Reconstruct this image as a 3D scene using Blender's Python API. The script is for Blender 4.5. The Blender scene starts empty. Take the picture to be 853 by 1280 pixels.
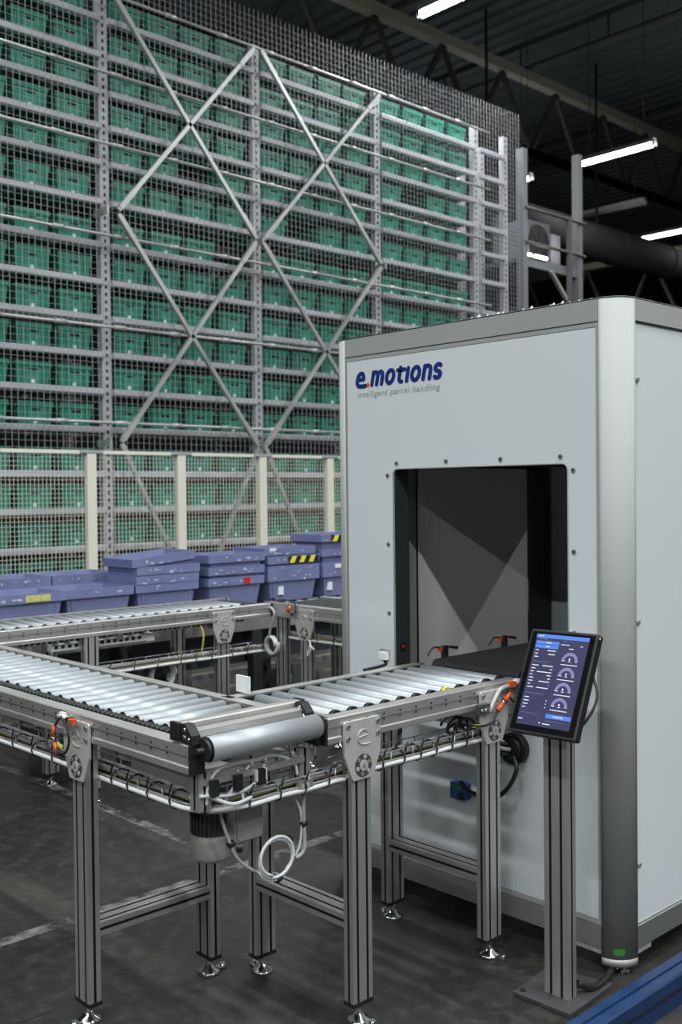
import bpy, bmesh, math, random
from mathutils import Vector, Matrix
random.seed(7)
SC = bpy.context.scene
COL = SC.collection
PI = math.pi

# ------------------------------------------------------------------ materials
def mat(name, col, rough=.5, metal=0., noise=0., nscale=8., bump=0., bscale=60., spec=None, coat=0., emit=None, estr=0., stretch=None, ior=None):
    m = bpy.data.materials.new(name); m.use_nodes = True
    nt = m.node_tree; b = nt.nodes['Principled BSDF']
    b.inputs['Base Color'].default_value = (*col, 1)
    b.inputs['Roughness'].default_value = rough
    b.inputs['Metallic'].default_value = metal
    if spec is not None: b.inputs['Specular IOR Level'].default_value = spec
    if ior: b.inputs['IOR'].default_value = ior
    if coat: b.inputs['Coat Weight'].default_value = coat; b.inputs['Coat Roughness'].default_value = .06
    if emit:
        b.inputs['Emission Color'].default_value = (*emit, 1); b.inputs['Emission Strength'].default_value = estr
    if noise or bump:
        tc = nt.nodes.new('ShaderNodeTexCoord'); src = tc.outputs['Object']
        if stretch:
            mp = nt.nodes.new('ShaderNodeMapping'); mp.inputs['Scale'].default_value = stretch
            nt.links.new(src, mp.inputs['Vector']); src = mp.outputs['Vector']
        if noise:
            n = nt.nodes.new('ShaderNodeTexNoise'); n.inputs['Scale'].default_value = nscale; n.inputs['Detail'].default_value = 5
            nt.links.new(src, n.inputs['Vector'])
            r = nt.nodes.new('ShaderNodeValToRGB')
            r.color_ramp.elements[0].position = .3; r.color_ramp.elements[1].position = .7
            r.color_ramp.elements[0].color = (*[c*(1-noise) for c in col], 1)
            r.color_ramp.elements[1].color = (*[min(1, c*(1+noise)) for c in col], 1)
            nt.links.new(n.outputs['Fac'], r.inputs['Fac']); nt.links.new(r.outputs['Color'], b.inputs['Base Color'])
            mr = nt.nodes.new('ShaderNodeMapRange'); mr.inputs['To Min'].default_value = max(.02, rough-.08); mr.inputs['To Max'].default_value = rough+.1
            nt.links.new(n.outputs['Fac'], mr.inputs['Value']); nt.links.new(mr.outputs['Result'], b.inputs['Roughness'])
        if bump:
            n2 = nt.nodes.new('ShaderNodeTexNoise'); n2.inputs['Scale'].default_value = bscale
            nt.links.new(src, n2.inputs['Vector'])
            bp = nt.nodes.new('ShaderNodeBump'); bp.inputs['Strength'].default_value = bump; bp.inputs['Distance'].default_value = .01
            nt.links.new(n2.outputs['Fac'], bp.inputs['Height']); nt.links.new(bp.outputs['Normal'], b.inputs['Normal'])
    return m

M = dict(
    alu=mat('anodised_aluminium', (.60, .585, .56), .42, .82, .05, 5, stretch=(1, 1, .2)),
    alu_dk=mat('slot_shade_and_dark_legs', (.02, .02, .021), .7),  # near-black paints shade into the profile slots; also plain dark legs
    plate=mat('cast_plate', (.52, .505, .48), .5, .35, .05, 30, .05, 200),
    steel=mat('zinc_roller_steel', (.36, .38, .40), .42, .4, .06, 5, spec=.35),
    chrome=mat('chrome', (.72, .71, .69), .15, 1.),
    screw=mat('screw_steel', (.33, .33, .33), .35, .5),
    black=mat('black_plastic', (.012, .012, .013), .5),
    rubber=mat('black_belt_rubber', (.014, .015, .016), .75, 0, .15, 60),
    cable=mat('black_cable_sheath', (.011, .013, .015), .45),
    cable_w=mat('white_cable_sheath', (.72, .72, .70), .4),
    cable_g=mat('grey_cable_sheath', (.36, .36, .36), .4),
    cable_y=mat('yellow_green_cable', (.55, .5, .08), .45),
    hose=mat('clear_white_hose', (.62, .63, .63), .3),
    orange=mat('orange_plastic', (.62, .085, .018), .4),
    yellow=mat('yellow_tag', (.75, .68, .05), .5),
    red=mat('red_plastic', (.45, .03, .02), .4),
    wire=mat('zinc_wire', (.55, .55, .56), .35, .8),
    panel=mat('white_laminate_panel', (.66, .70, .715), .13, 0, .012, 2, ior=1.75),
    frame=mat('grey_machine_profile', (.34, .345, .335), .75, .15, .03, 3, stretch=(1, 1, .25), spec=.3),
    band=mat('shaded_band_profile', (.52, .525, .51), .42, .85, .03, 3, stretch=(.25, .25, 1)),  # darker metallic copy of the frame profile, puts shade into the bottom band
    frame_dk=mat('dark_sealing_strip', (.04, .04, .04), .5),
    inner=mat('grey_inner_sheet', (.70, .69, .68), .42, .1, .02, 3),
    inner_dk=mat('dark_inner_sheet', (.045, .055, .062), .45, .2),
    logo_b=mat('navy_lettering', (.010, .027, .17), .6, spec=.2),
    logo_o=mat('orange_lettering', (.75, .10, .02), .35),
    logo_g=mat('grey_lettering', (.30, .31, .31), .5),
    green_st=mat('green_sticker', (.03, .22, .03), .6),
    wrap=mat('clear_wrap', (.75, .78, .8), .2),
    screen_glass=mat('black_glass_bezel', (.006, .006, .007), .12),
    screen=mat('screen_background', (.01, .01, .02), .2, emit=(.075, .075, .17), estr=.6),
    ui_blue=mat('screen_blue', (.02, .05, .2), .2, emit=(.13, .30, .85), estr=.7),
    ui_text=mat('screen_white', (.3, .3, .3), .2, emit=(.75, .75, .95), estr=.7),
    ui_dim=mat('screen_gauge', (.1, .1, .2), .2, emit=(.20, .19, .36), estr=.7),
    galv=mat('galvanised_rack_steel', (.47, .465, .49), .5, .15, .10, 2.2),
    galv_b=mat('bright_brace_steel', (.42, .42, .42), .42, .45, .22, 2.5),
    mesh=mat('grey_mesh_wire', (.38, .37, .385), .5, .3),
    fence=mat('cream_fence_paint', (.74, .70, .60), .5),
    clamp=mat('grey_clamp', (.4, .41, .43), .5, .3),
    bin=mat('green_bin_plastic', (.018, .20, .135), .45, 0, .12, 3),
    bin_l=mat('green_bin_plastic_panel', (.028, .26, .18), .45, 0, .10, 5),
    bin_d=mat('dark_hand_slot', (.004, .012, .009), .8),
    tag_w=mat('white_paper_label', (.72, .74, .73), .6),
    tote=mat('blue_tote_plastic', (.165, .182, .335), .5, 0, .10, 5),
    scuff=mat('scuffed_plastic', (.42, .45, .55), .6, 0, .3, 40),
    tape_y=mat('hazard_yellow', (.70, .66, .06), .5),
    tape_k=mat('hazard_black', (.012, .012, .012), .5),
    tape_lbl=mat('yellow_paper_label', (.50, .46, .16), .6, 0, .15, 30),
    red_lbl=mat('red_label', (.55, .012, .02), .5),
    blue_rail=mat('blue_rail_paint', (.007, .030, .095), .4, 0, .12, 10),
    blue_dk=mat('blue_rail_groove', (.004, .010, .03), .6),
    dark_steel=mat('dark_roof_steel', (.085, .085, .08), .6), chord=mat('bounce_lit_chord_paint', (.48, .44, .36), .6), galv_d=mat('dull_post_steel', (.20, .205, .22), .55, .2),  # chord paint made paler in place of bounce light from the floor
    dark_plate=mat('dark_base_plate', (.055, .055, .057), .5, .2, .12, 20),
    duct=mat('duct_sheet', (.014, .014, .013), .8),
    lamp_body=mat('lamp_housing', (.5, .5, .5), .5),
    lamp_on=mat('lamp_tube_lit', (.9, .9, .85), .4, emit=(1., 1., .86), estr=16.),
    lamp_off=mat('lamp_tube_unlit', (.35, .36, .36), .4),
    motor=mat('motor_grey_cast', (.10, .105, .11), .4, .5),
    motor_l=mat('motor_cover_alu', (.42, .41, .39), .48, .25, .08, 40, .1, 90),
    blue_dev=mat('blue_connector', (.02, .10, .32), .4),
)

def floor_mat():
    m = bpy.data.materials.new('worn_dark_concrete'); m.use_nodes = True
    nt = m.node_tree; L = nt.links; N = nt.nodes; b = N['Principled BSDF']
    tc = N.new('ShaderNodeTexCoord')
    def noise(scale, detail=6, rough=.6):
        n = N.new('ShaderNodeTexNoise'); n.inputs['Scale'].default_value = scale; n.inputs['Detail'].default_value = detail
        n.inputs['Roughness'].default_value = rough; L.new(tc.outputs['Object'], n.inputs['Vector']); return n.outputs['Fac']
    def ramp(src, p0, c0, p1, c1):
        r = N.new('ShaderNodeValToRGB'); r.color_ramp.elements[0].position = p0; r.color_ramp.elements[1].position = p1
        r.color_ramp.elements[0].color = (*c0, 1); r.color_ramp.elements[1].color = (*c1, 1); L.new(src, r.inputs['Fac']); return r.outputs['Color']
    def mix(f, a, c):
        x = N.new('ShaderNodeMix'); x.data_type = 'RGBA'
        L.new(f, x.inputs[0]); L.new(a, x.inputs[6])
        if isinstance(c, tuple): x.inputs[7].default_value = (*c, 1)
        else: L.new(c, x.inputs[7])
        return x.outputs[2]
    def mth(op, a, c):
        x = N.new('ShaderNodeMath'); x.operation = op
        for i, v in enumerate((a, c)):
            if isinstance(v, (int, float)): x.inputs[i].default_value = v
            else: L.new(v, x.inputs[i])
        return x.outputs[0]
    base = ramp(noise(1.1), .36, (.0075, .0070, .0064), .64, (.036, .032, .0275))
    fine = ramp(noise(14, 8, .7), .48, (0, 0, 0), .78, (1, 1, 1))
    f1 = mth('MULTIPLY', fine, .8)
    c = mix(f1, base, (.075, .070, .064))
    sp = ramp(noise(55, 3), .70, (0, 0, 0), .76, (1, 1, 1))
    c = mix(mth('MULTIPLY', sp, .8), c, (.2, .19, .18))
    # worn floor marking lines (two along Y, one across X)
    sx = N.new('ShaderNodeSeparateXYZ'); L.new(tc.outputs['Object'], sx.inputs[0])
    def line(axis, at, w):
        d = mth('ABSOLUTE', mth('SUBTRACT', sx.outputs[axis], at), 0)
        return mth('LESS_THAN', d, w)
    ln = mth('MAXIMUM', line(0, -3.53, .032), mth('MULTIPLY', line(1, 2.74, .030), mth('LESS_THAN', sx.outputs[0], -3.85)))
    ln = mth('MAXIMUM', ln, line(0, -6.9, .05))
    worn = ramp(noise(7, 8, .75), .44, (0, 0, 0), .58, (1, 1, 1))
    c = mix(mth('MULTIPLY', mth('MULTIPLY', ln, worn), .75), c, (.25, .235, .215))
    # saw-cut joint lines
    jn = mth('MAXIMUM', line(0, -2.95, .004), line(1, 1.0, .004))
    c = mix(jn, c, (.012, .012, .012))
    L.new(c, b.inputs['Base Color'])
    rr = N.new('ShaderNodeMapRange'); rr.inputs['To Min'].default_value = .33; rr.inputs['To Max'].default_value = .62
    L.new(noise(3.1), rr.inputs['Value']); L.new(rr.outputs['Result'], b.inputs['Roughness'])
    bp = N.new('ShaderNodeBump'); bp.inputs['Strength'].default_value = .12; bp.inputs['Distance'].default_value = .01
    L.new(noise(25), bp.inputs['Height']); L.new(bp.outputs['Normal'], b.inputs['Normal'])
    return m
M['floor'] = floor_mat()
M['deck'] = mat('dark_roof_deck', (.11, .135, .15), .6)
M['wall'] = mat('dark_wall_cladding', (.05, .053, .056), .7)

# ------------------------------------------------------------------ mesh builder
class MB:
    def __init__(s): s.v = []; s.f = []; s.m = []; s.sm = []
    def add(s, vs, fs, mi=0, smooth=False):
        o = len(s.v); s.v += [tuple(v) for v in vs]
        for f in fs: s.f.append(tuple(i+o for i in f)); s.m.append(mi); s.sm.append(smooth)
        return s
    def box(s, x0, x1, y0, y1, z0, z1, mi=0):
        vs = [(x, y, z) for x in (x0, x1) for y in (y0, y1) for z in (z0, z1)]
        return s.add(vs, [(0, 1, 3, 2), (4, 6, 7, 5), (0, 4, 5, 1), (2, 3, 7, 6), (0, 2, 6, 4), (1, 5, 7, 3)], mi)
    def frustum(s, a, za, b, zb, mi=0, cap=(True, True)):
        # a, b = (x0,x1,y0,y1)
        vs = [(a[0], a[2], za), (a[1], a[2], za), (a[1], a[3], za), (a[0], a[3], za), (b[0], b[2], zb), (b[1], b[2], zb), (b[1], b[3], zb), (b[0], b[3], zb)]
        fs = [(0, 1, 5, 4), (1, 2, 6, 5), (2, 3, 7, 6), (3, 0, 4, 7)]
        if cap[0]: fs.append((3, 2, 1, 0))
        if cap[1]: fs.append((4, 5, 6, 7))
        return s.add(vs, fs, mi)
    def bar(s, p0, p1, w, h, mi=0, up=(0, 0, 1)):
        p0 = Vector(p0); p1 = Vector(p1); d = (p1-p0).normalized(); u = Vector(up)
        if abs(d.dot(u)) > .98: u = Vector((0, 1, 0)) if abs(d.y) < .9 else Vector((1, 0, 0))
        r = d.cross(u).normalized(); u = r.cross(d)
        vs = [p+r*a*w/2+u*c*h/2 for p in (p0, p1) for a, c in ((-1, -1), (1, -1), (1, 1), (-1, 1))]
        return s.add(vs, [(3, 2, 1, 0), (4, 5, 6, 7), (0, 1, 5, 4), (1, 2, 6, 5), (2, 3, 7, 6), (3, 0, 4, 7)], mi)
    def prism(s, poly, axis, a, b, mi=0, mats=None):
        """poly: list of 2D; axis 'x': (y,z); 'y': (x,z); 'z': (x,y)"""
        def P(p, t): return {'x': (t, p[0], p[1]), 'y': (p[0], t, p[1]), 'z': (p[0], p[1], t)}[axis]
        n = len(poly); o = len(s.v)
        s.v += [P(p, a) for p in poly]+[P(p, b) for p in poly]
        for i in range(n):
            j = (i+1) % n
            s.f.append((o+i, o+j, o+n+j, o+n+i)); s.m.append(mats[i] if mats else mi); s.sm.append(False)
        s.f.append(tuple(o+i for i in reversed(range(n)))); s.m.append(mi); s.sm.append(False)
        s.f.append(tuple(o+n+i for i in range(n))); s.m.append(mi); s.sm.append(False)
        return s
    def tube(s, pts, r, n=8, mi=0, closed=False):
        pts = [Vector(p) for p in pts]; k = len(pts); o = len(s.v)
        prev = None; rings = []
        for i in range(k):
            if closed: d = pts[(i+1) % k]-pts[i-1]
            else: d = pts[min(i+1, k-1)]-pts[max(i-1, 0)]
            d.normalize()
            if prev is None:
                u = Vector((0, 0, 1)) if abs(d.z) < .9 else Vector((1, 0, 0))
            else: u = prev
            u = (u-d*u.dot(d)).normalized(); prev = u; w = d.cross(u)
            for j in range(n):
                a = 2*PI*j/n; s.v.append(tuple(pts[i]+u*math.cos(a)*r+w*math.sin(a)*r))
        for i in range(k if closed else k-1):
            i2 = (i+1) % k
            for j in range(n):
                j2 = (j+1) % n
                s.f.append((o+i*n+j, o+i*n+j2, o+i2*n+j2, o+i2*n+j)); s.m.append(mi); s.sm.append(True)
        if not closed:
            s.f.append(tuple(o+j for j in reversed(range(n)))); s.m.append(mi); s.sm.append(False)
            s.f.append(tuple(o+(k-1)*n+j for j in range(n))); s.m.append(mi); s.sm.append(False)
        return s
    def cyl(s, p0, p1, r, n=16, mi=0, mi_cap=None, r1=None):
        p0 = Vector(p0); p1 = Vector(p1); d = (p1-p0).normalized()
        u = Vector((0, 0, 1)) if abs(d.z) < .9 else Vector((1, 0, 0)); u = (u-d*u.dot(d)).normalized(); w = d.cross(u)
        r1 = r if r1 is None else r1; o = len(s.v)
        for p, q in ((p0, r), (p1, r1)):
            for j in range(n):
                a = 2*PI*j/n; s.v.append(tuple(p+(u*math.cos(a)+w*math.sin(a))*q))
        for j in range(n):
            j2 = (j+1) % n; s.f.append((o+j, o+j2, o+n+j2, o+n+j)); s.m.append(mi); s.sm.append(True)
        mc = mi if mi_cap is None else mi_cap
        s.f.append(tuple(o+j for j in reversed(range(n)))); s.m.append(mc); s.sm.append(False)
        s.f.append(tuple(o+n+j for j in range(n))); s.m.append(mc); s.sm.append(False)
        return s
    def lathe(s, prof, c, n=20, mi=0):
        o = len(s.v); k = len(prof)
        for r, z in prof:
            for j in range(n):
                a = 2*PI*j/n; s.v.append((c[0]+r*math.cos(a), c[1]+r*math.sin(a), c[2]+z))
        for i in range(k-1):
            for j in range(n):
                j2 = (j+1) % n; s.f.append((o+i*n+j, o+i*n+j2, o+(i+1)*n+j2, o+(i+1)*n+j)); s.m.append(mi); s.sm.append(True)
        s.f.append(tuple(o+j for j in reversed(range(n)))); s.m.append(mi); s.sm.append(False)
        s.f.append(tuple(o+(k-1)*n+j for j in range(n))); s.m.append(mi); s.sm.append(False)
        return s
    def build(s, name, mats, parent=None, off=(0, 0, 0), bevel=0, link=True):
        if not isinstance(mats, (list, tuple)): mats = [mats]
        me = bpy.data.meshes.new(name)
        me.from_pydata([(v[0]-off[0], v[1]-off[1], v[2]-off[2]) for v in s.v], [], s.f)
        for m in mats: me.materials.append(M[m])
        for p, mi, sm in zip(me.polygons, s.m, s.sm): p.material_index = mi; p.use_smooth = sm
        bm = bmesh.new(); bm.from_mesh(me); bmesh.ops.recalc_face_normals(bm, faces=bm.faces); bm.to_mesh(me); bm.free()
        o = bpy.data.objects.new(name, me)
        if link: COL.objects.link(o)
        if parent is not None: o.parent = parent
        if bevel:
            b = o.modifiers.new('Bevel', 'BEVEL'); b.width = bevel; b.segments = 2; b.limit_method = 'ANGLE'; b.angle_limit = math.radians(40)
        return o

def tag(o, label, cat, group=None, kind=None):
    if label: o['label'] = label
    if cat: o['category'] = cat
    if group: o['group'] = group
    if kind: o['kind'] = kind
    return o
def thing(name, loc, label, cat, group=None, rz=0.):
    o = bpy.data.objects.new(name, None); COL.objects.link(o)
    o.empty_display_size = .1; o.location = loc; o.rotation_euler = (0, 0, rz)
    return tag(o, label, cat, group)
def copy_tree(o):
    c = o.copy(); COL.objects.link(c)
    for ch in list(o.children):
        d = ch.copy(); COL.objects.link(d); d.parent = c
        for g in list(ch.children):
            e = g.copy(); COL.objects.link(e); e.parent = d
    return c
def child_copy(o, parent, loc, rot=None):
    c = o.copy(); COL.objects.link(c); c.parent = parent; c.location = loc
    if rot is not None: c.rotation_euler = rot
    for g in list(o.children):
        e = g.copy(); COL.objects.link(e); e.parent = c
    return c
def structure(o): o['kind'] = 'structure'; return o
def smooth(pts, n=6, closed=False):
    P = [Vector(p) for p in pts]; out = []; k = len(P)
    for i in range(k if closed else k-1):
        if closed: a, b, c, d = P[i-1], P[i], P[(i+1) % k], P[(i+2) % k]
        else: a, b, c, d = P[max(i-1, 0)], P[i], P[i+1], P[min(i+2, k-1)]
        for j in range(n):
            t = j/n
            out.append(.5*((2*b)+(c-a)*t+(2*a-5*b+4*c-d)*t*t+(3*b-a-3*c+d)*t**3))
    if not closed: out.append(P[-1])
    return out
def rrect(x0, x1, z0, z1, r, n=5):
    out = []
    for cx, cz, a0 in ((x1-r, z1-r, 0), (x0+r, z1-r, PI/2), (x0+r, z0+r, PI), (x1-r, z0+r, 1.5*PI)):
        for i in range(n+1):
            a = a0+PI/2*i/n; out.append((cx+r*math.cos(a), cz+r*math.sin(a)))
    return out

# ------------------------------------------------------------------ setting
structure(MB().box(-30, 14, -20, 38, -.2, 0).build('floor', 'floor'))
b = MB()                                            # corrugated deck, ribs along X
y = -20.; prof = []
while y < 38:
    prof += [(y, 10.9), (y+.16, 10.9), (y+.20, 10.96), (y+.36, 10.96)]; y += .40
prof += [(38.4, 10.9), (38.4, 11.2), (-20, 11.2)]
b.prism(prof, 'x', -30, 14); structure(b.build('ceiling', 'deck'))
structure(MB().box(-30.2, -30, -20, 38, 0, 10.9).build('wall_left', 'wall'))
structure(MB().box(14, 14.2, -20, 38, 0, 10.9).build('wall_right', 'wall'))
structure(MB().box(-30.2, 14.2, 38, 38.2, 0, 10.9).build('wall_back', 'wall'))
structure(MB().box(-30.2, 14.2, -20.2, -20, 0, 10.9).build('wall_front', 'wall'))

# roof trusses along Y
def truss(x, y0, y1, zt, zb, pitch, label, axis='y'):
    t = thing('roof_truss', (x, (y0+y1)/2, zb) if axis == 'y' else ((y0+y1)/2, x, zb), label, 'roof truss')
    off = t.location
    P = (lambda a, z: (x, a, z)) if axis == 'y' else (lambda a, z: (a, x, z))
    b = MB(); b.bar(P(y0, zt), P(y1, zt), .22, .20); b.build('top_chord', 'chord', t, off)
    b = MB()
    for s in (-.07, .07):
        b.bar(P(y0, zb), P(y1, zb), .20, .05); b.bar(P(y0, zb+.07), P(y1, zb+.07), .05, .10)
    b.build('bottom_chord', 'chord', t, off)
    n = int((y1-y0)/pitch); b = None
    for i in range(n):
        a = y0+i*pitch
        d = MB(); d.bar(P(a, zt-.1), P(a+pitch/2*.92, zb+.1), .08, .08); d.build('web_bar', 'dark_steel', t, off)
        d = MB(); d.bar(P(a+pitch, zt-.1), P(a+pitch/2*1.08, zb+.1), .08, .08); d.build('web_bar', 'dark_steel', t, off)
    return t
truss(-13.16, 7.84, 37.7, 10.22, 8.656, 1.85, 'long dark steel roof truss crossing above the rack and the lit tubes')
truss(27.5, -29, 12, 8.4, 6.1, 2.2, 'distant dark steel truss low behind the white machine, across the back', axis='x')
# conduits under the deck, along X
for i, (yy, z, lab) in enumerate(((13.8, 10.35, 'thin dark conduit under the roof deck nearest the camera'), (17.9, 10.4, 'thin dark conduit under the roof deck, above the lit tube'), (22.4, 10.4, 'thin dark conduit under the roof deck, farthest back'))):
    b = MB(); b.cyl((-29, yy, z), (13, yy, z), .05, 8)
    for k in range(20): b.bar((-28+2.1*k, yy, z), (-28+2.1*k, yy, 10.89), .03, .03)
    tag(b.build('conduit', 'dark_steel'), lab, 'conduit', 'roof conduits')
# round air duct along Y
b = MB(); b.cyl((-12.7, 15, 7.0), (-12.7, 34, 7.0), .38, 20)
for k in range(8): b.cyl((-12.7, 16+2.2*k, 7.0), (-12.7, 16.06+2.2*k, 7.0), .40, 20)
for k in range(5): b.bar((-12.7, 16+3.8*k, 7.37), (-12.7, 16+3.8*k, 10.88), .04, .04)
tag(b.build('air_duct', 'duct'), 'big round air duct running back under the roof behind the steel posts', 'air duct')

# fluorescent fixtures (run along X)
def lamp(x0, x1, y, z, label, lit=True):
    t = thing('fluorescent_lamp', ((x0+x1)/2, y, z), label, 'ceiling lamp', 'hall lamps'); off = t.location
    MB().box(x0-.03, x1+.03, y-.06, y+.06, z+.03, z+.11).build('housing', 'lamp_body', t, off)
    MB().cyl((x0, y, z), (x1, y, z), .055, 12).build('lamp_tube', 'lamp_on' if lit else 'lamp_off', t, off)
    b = MB()
    for x in (x0+.2, x1-.2): b.cyl((x, y, z+.11), (x, y, 10.89), .008, 6)
    b.build('hanger', 'dark_steel', t, off)
    for x in (x0-.05, x1): MB().cyl((x, y, z), (x+.05, y, z), .06, 10).build('end_cap', 'lamp_body', t, off)
    return t
lamp(-9.42, -7.84, 10.5, 8.0, 'lit fluorescent tube cut off by the top edge of the photo')
lamp(-11.65, -10.07, 17.6, 8.0, 'lit fluorescent tube just right of the taller steel post')
lamp(-14.44, -12.86, 24.0, 8.0, 'lit fluorescent tube above the right end of the white machine')
lamp(-13.12, -12.86, 17.6, 8.0, 'lit fluorescent tube peeking out behind the left steel post')
lamp(-18.9, -17.0, 24.0, 8.0, 'far lit tube mostly hidden behind the platform and its fan unit')
lamp(-13.35, -11.8, 20.2, 7.75, 'unlit grey tube hanging between the two lit tubes', False)

# ------------------------------------------------------------------ storage rack with green bins
UP = [3.475, 5.388, 7.302, 9.215, 11.13, 11.78]
LV = [.36, .72, 1.085, 1.445, 1.80, 2.235, 2.61, 2.97, 3.325, 3.68, 4.04, 4.46, 4.84, 5.195, 5.53, 5.885, 6.24]
XR = -9.0
rack = thing('storage_rack', (XR-.4, 7.3, 0), 'tall grey steel storage rack filled with green bins', 'storage rack'); ro = rack.location
def upright(x, y, top):
    b = MB(); b.box(x-.07, x, y-.05, y+.05, 0, top)
    z = .1
    while z < top-.05:
        b.box(x, x+.003, y-.012, y+.012, z, z+.035, 1); z += .075
    b.build('upright', ['galv', 'black'], rack, ro)
for i, y in enumerate(UP):
    upright(XR-.03, y, 6.55); upright(XR-.80, y, 6.5)
upright(XR-.45, 11.78, 6.5)
for i in range(len(UP)-1):
    y0, y1 = UP[i]+.05, UP[i+1]-.05
    for z in LV:
        b = MB()
        # rolled front beam with a small lip
        b.prism([(XR-.03, z+.028), (XR+.012, z+.028), (XR+.020, z+.020), (XR+.020, z-.025), (XR+.010, z-.034), (XR-.03, z-.034)], 'y', y0, y1)
        if i < 4:                                  # bearing angles under each bin column
            for k in range(4):
                yc = UP[i]+.30+.435*k
                for s in (-.14, .14): b.box(XR-.80, XR-.03, yc+s-.010, yc+s+.010, z-.010, z)
            b.box(XR-.83, XR-.80, y0, y1, z-.03, z+.01)
        b.build('shelf_beam', 'galv', rack, ro)
# diagonal braces, horizontal tubes
XB = XR+.2
def brace(y0, z0, y1, z1):
    b = MB(); p0 = Vector((XB, y0, z0)); p1 = Vector((XB, y1, z1)); d = p1-p0
    b.bar(p0, p1, .040, .036, up=(1, 0, 0))
    for t in (.06, .94): b.bar(p0+d*(t-.05), p0+d*(t+.05), .050, .046, 0, up=(1, 0, 0))
    b.build('diagonal_brace', 'galv_b', rack, ro)
A = [(5.40, 7.10), (7.20, 9.03)]
for k, (za, zb) in enumerate(((2.11, 4.31), (4.35, 6.38))):
    for y0, y1 in A:
        brace(y0, za, y1, zb); brace(y0, zb, y1, za)
brace(5.40, 2.09, 6.35, .25); brace(7.10, 2.09, 6.2, .25); brace(7.20, 2.09, 8.1, .25); brace(9.03, 2.09, 8.2, .3)
for y in (5.388, 7.302, 9.215):
    for z in (2.1, 4.33):
        MB().box(XR-.03, XB+.02, y-.125, y-.105, z-.035, z+.035).build('brace_bracket', 'galv_b', rack, ro)
for z in (2.295, 3.22, 4.10, 4.98, 5.66, 6.42):
    b = MB(); b.cyl((XB-.04, 2.4, z), (XB-.04, 11.2, z), .016, 8)
    for yy in [2.8+.64*k for k in range(13)]: b.cyl((XB-.04, yy, z), (XB-.04, yy+.12, z), .024, 8)
    b.build('horizontal_tube', 'galv_b', rack, ro)

# wire mesh screen clipped on the rack front
ms = thing('wire_mesh_screen', (XR+.1, 7, 2), 'large wire mesh screen hung over the rack front above the fence', 'wire mesh'); mo = ms.location
XM = XR+.115
for (ya, yb) in ((2.4, 5.388), (5.388, 7.302), (7.302, 9.215), (9.215, 11.95)):
    b = MB(); yy = ya
    while yy < yb-1e-4: b.box(XM-.002, XM+.002, yy-.0021, yy+.0021, 1.97, 6.85 if yy > 5 else 7.2); yy += .0638
    zz = 1.98
    while zz < 6.8: b.box(XM+.002, XM+.005, ya, yb, zz-.0012, zz+.0012); zz += .0638
    b.build('mesh_panel', 'mesh', ms, mo)

# green bins
def make_bin():
    t = thing('storage_bin', (0, 0, 0), '', 'storage bin')
    b = MB(); hw, hb = .174, .156                     # half widths (Y) top / bottom
    # outer shell (open top): depth along -X from 0 to -.55
    o_t = (-.56, 0, -hw, hw); o_b = (-.53, -.018, -hb, hb); H = .250
    b.frustum(o_b, 0, o_t, H-.045, 0, (True, False))
    b.frustum((-.575, .012, -hw-.008, hw+.008), H-.045, (-.575, .012, -hw-.008, hw+.008), H, 0, (True, False))
    i_t = (-.56, -.004, -hw+.008, hw-.008); i_b = (-.52, -.03, -hb+.01, hb-.01)
    b.frustum(i_t, H, i_b, .01, 0, (False, True))
    # rim top ring
    a = (-.575, .012, -hw-.008, hw+.008); c = i_t
    vs = [(a[0], a[2], H), (a[1], a[2], H), (a[1], a[3], H), (a[0], a[3], H), (c[0], c[2], H), (c[1], c[2], H), (c[1], c[3], H), (c[0], c[3], H)]
    b.add(vs, [(0, 1, 5, 4), (1, 2, 6, 5), (2, 3, 7, 6), (3, 0, 4, 7)])
    # front face: raised centre panel and ribs, hand slot
    def fx(z): return -.018+.018*z/(H-.045)
    def rib(y0, y1, z0, z1, d, mi):
        vs = [(fx(z)+e, y, z) for e in (-.004, d) for z in (z0, z1) for y in (y0, y1)]
        b.add(vs, [(4, 5, 7, 6), (0, 2, 3, 1), (0, 4, 6, 2), (1, 3, 7, 5), (2, 6, 7, 3), (0, 1, 5, 4)], mi)
    rib(-.075, .075, .012, .195, .007, 1)
    for y0 in (-.147, -.118, .105, .134): rib(y0, y0+.013, .012, .20, .008, 1)
    rib(-.05, .05, .160, .185, .0085, 2)
    b.build('bin_body', ['bin', 'bin_l', 'bin_d'], t)
    MB().box(-.013, -.004, -.017, .017, .045, .088).build('paper_label', 'tag_w', t)['label'] = 'small white paper label'
    return t
proto = make_bin()
ORD = ['first', 'second', 'third', 'fourth', 'fifth', 'sixth', 'seventh', 'eighth', 'ninth', 'tenth', 'eleventh', 'twelfth', 'thirteenth', 'fourteenth', 'fifteenth', 'sixteenth']
BAY = ['bay left of first upright', 'bay right of first upright', 'bay right of second upright', 'bay right of third upright']
POS = ['first', 'second', 'third', 'fourth']
EMPTY = {(1, 3, 9), (2, 1, 10), (3, 1, 12), (1, 2, 11)}
first = True
for bi in range(4):
    for li, z in enumerate(LV[1:]):
        for k in range(4):
            if bi == 0 and k < 1: continue
            if (bi, k, li) in EMPTY: continue
            if bi == 3 and li < 4: continue        # wholly behind the machine
            if bi == 3 and k == 3 and li < 6: continue
            o = proto if first else copy_tree(proto); first = False
            o.location = (XR-.085+random.uniform(-.02, .01), UP[bi]+.30+.435*k+random.uniform(-.012, .012), z+.001)
            tag(o, f'green bin on {ORD[li]} shelf up, {POS[k]} from left in {BAY[bi]}', 'storage bin', 'green bins in the storage rack')

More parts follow.
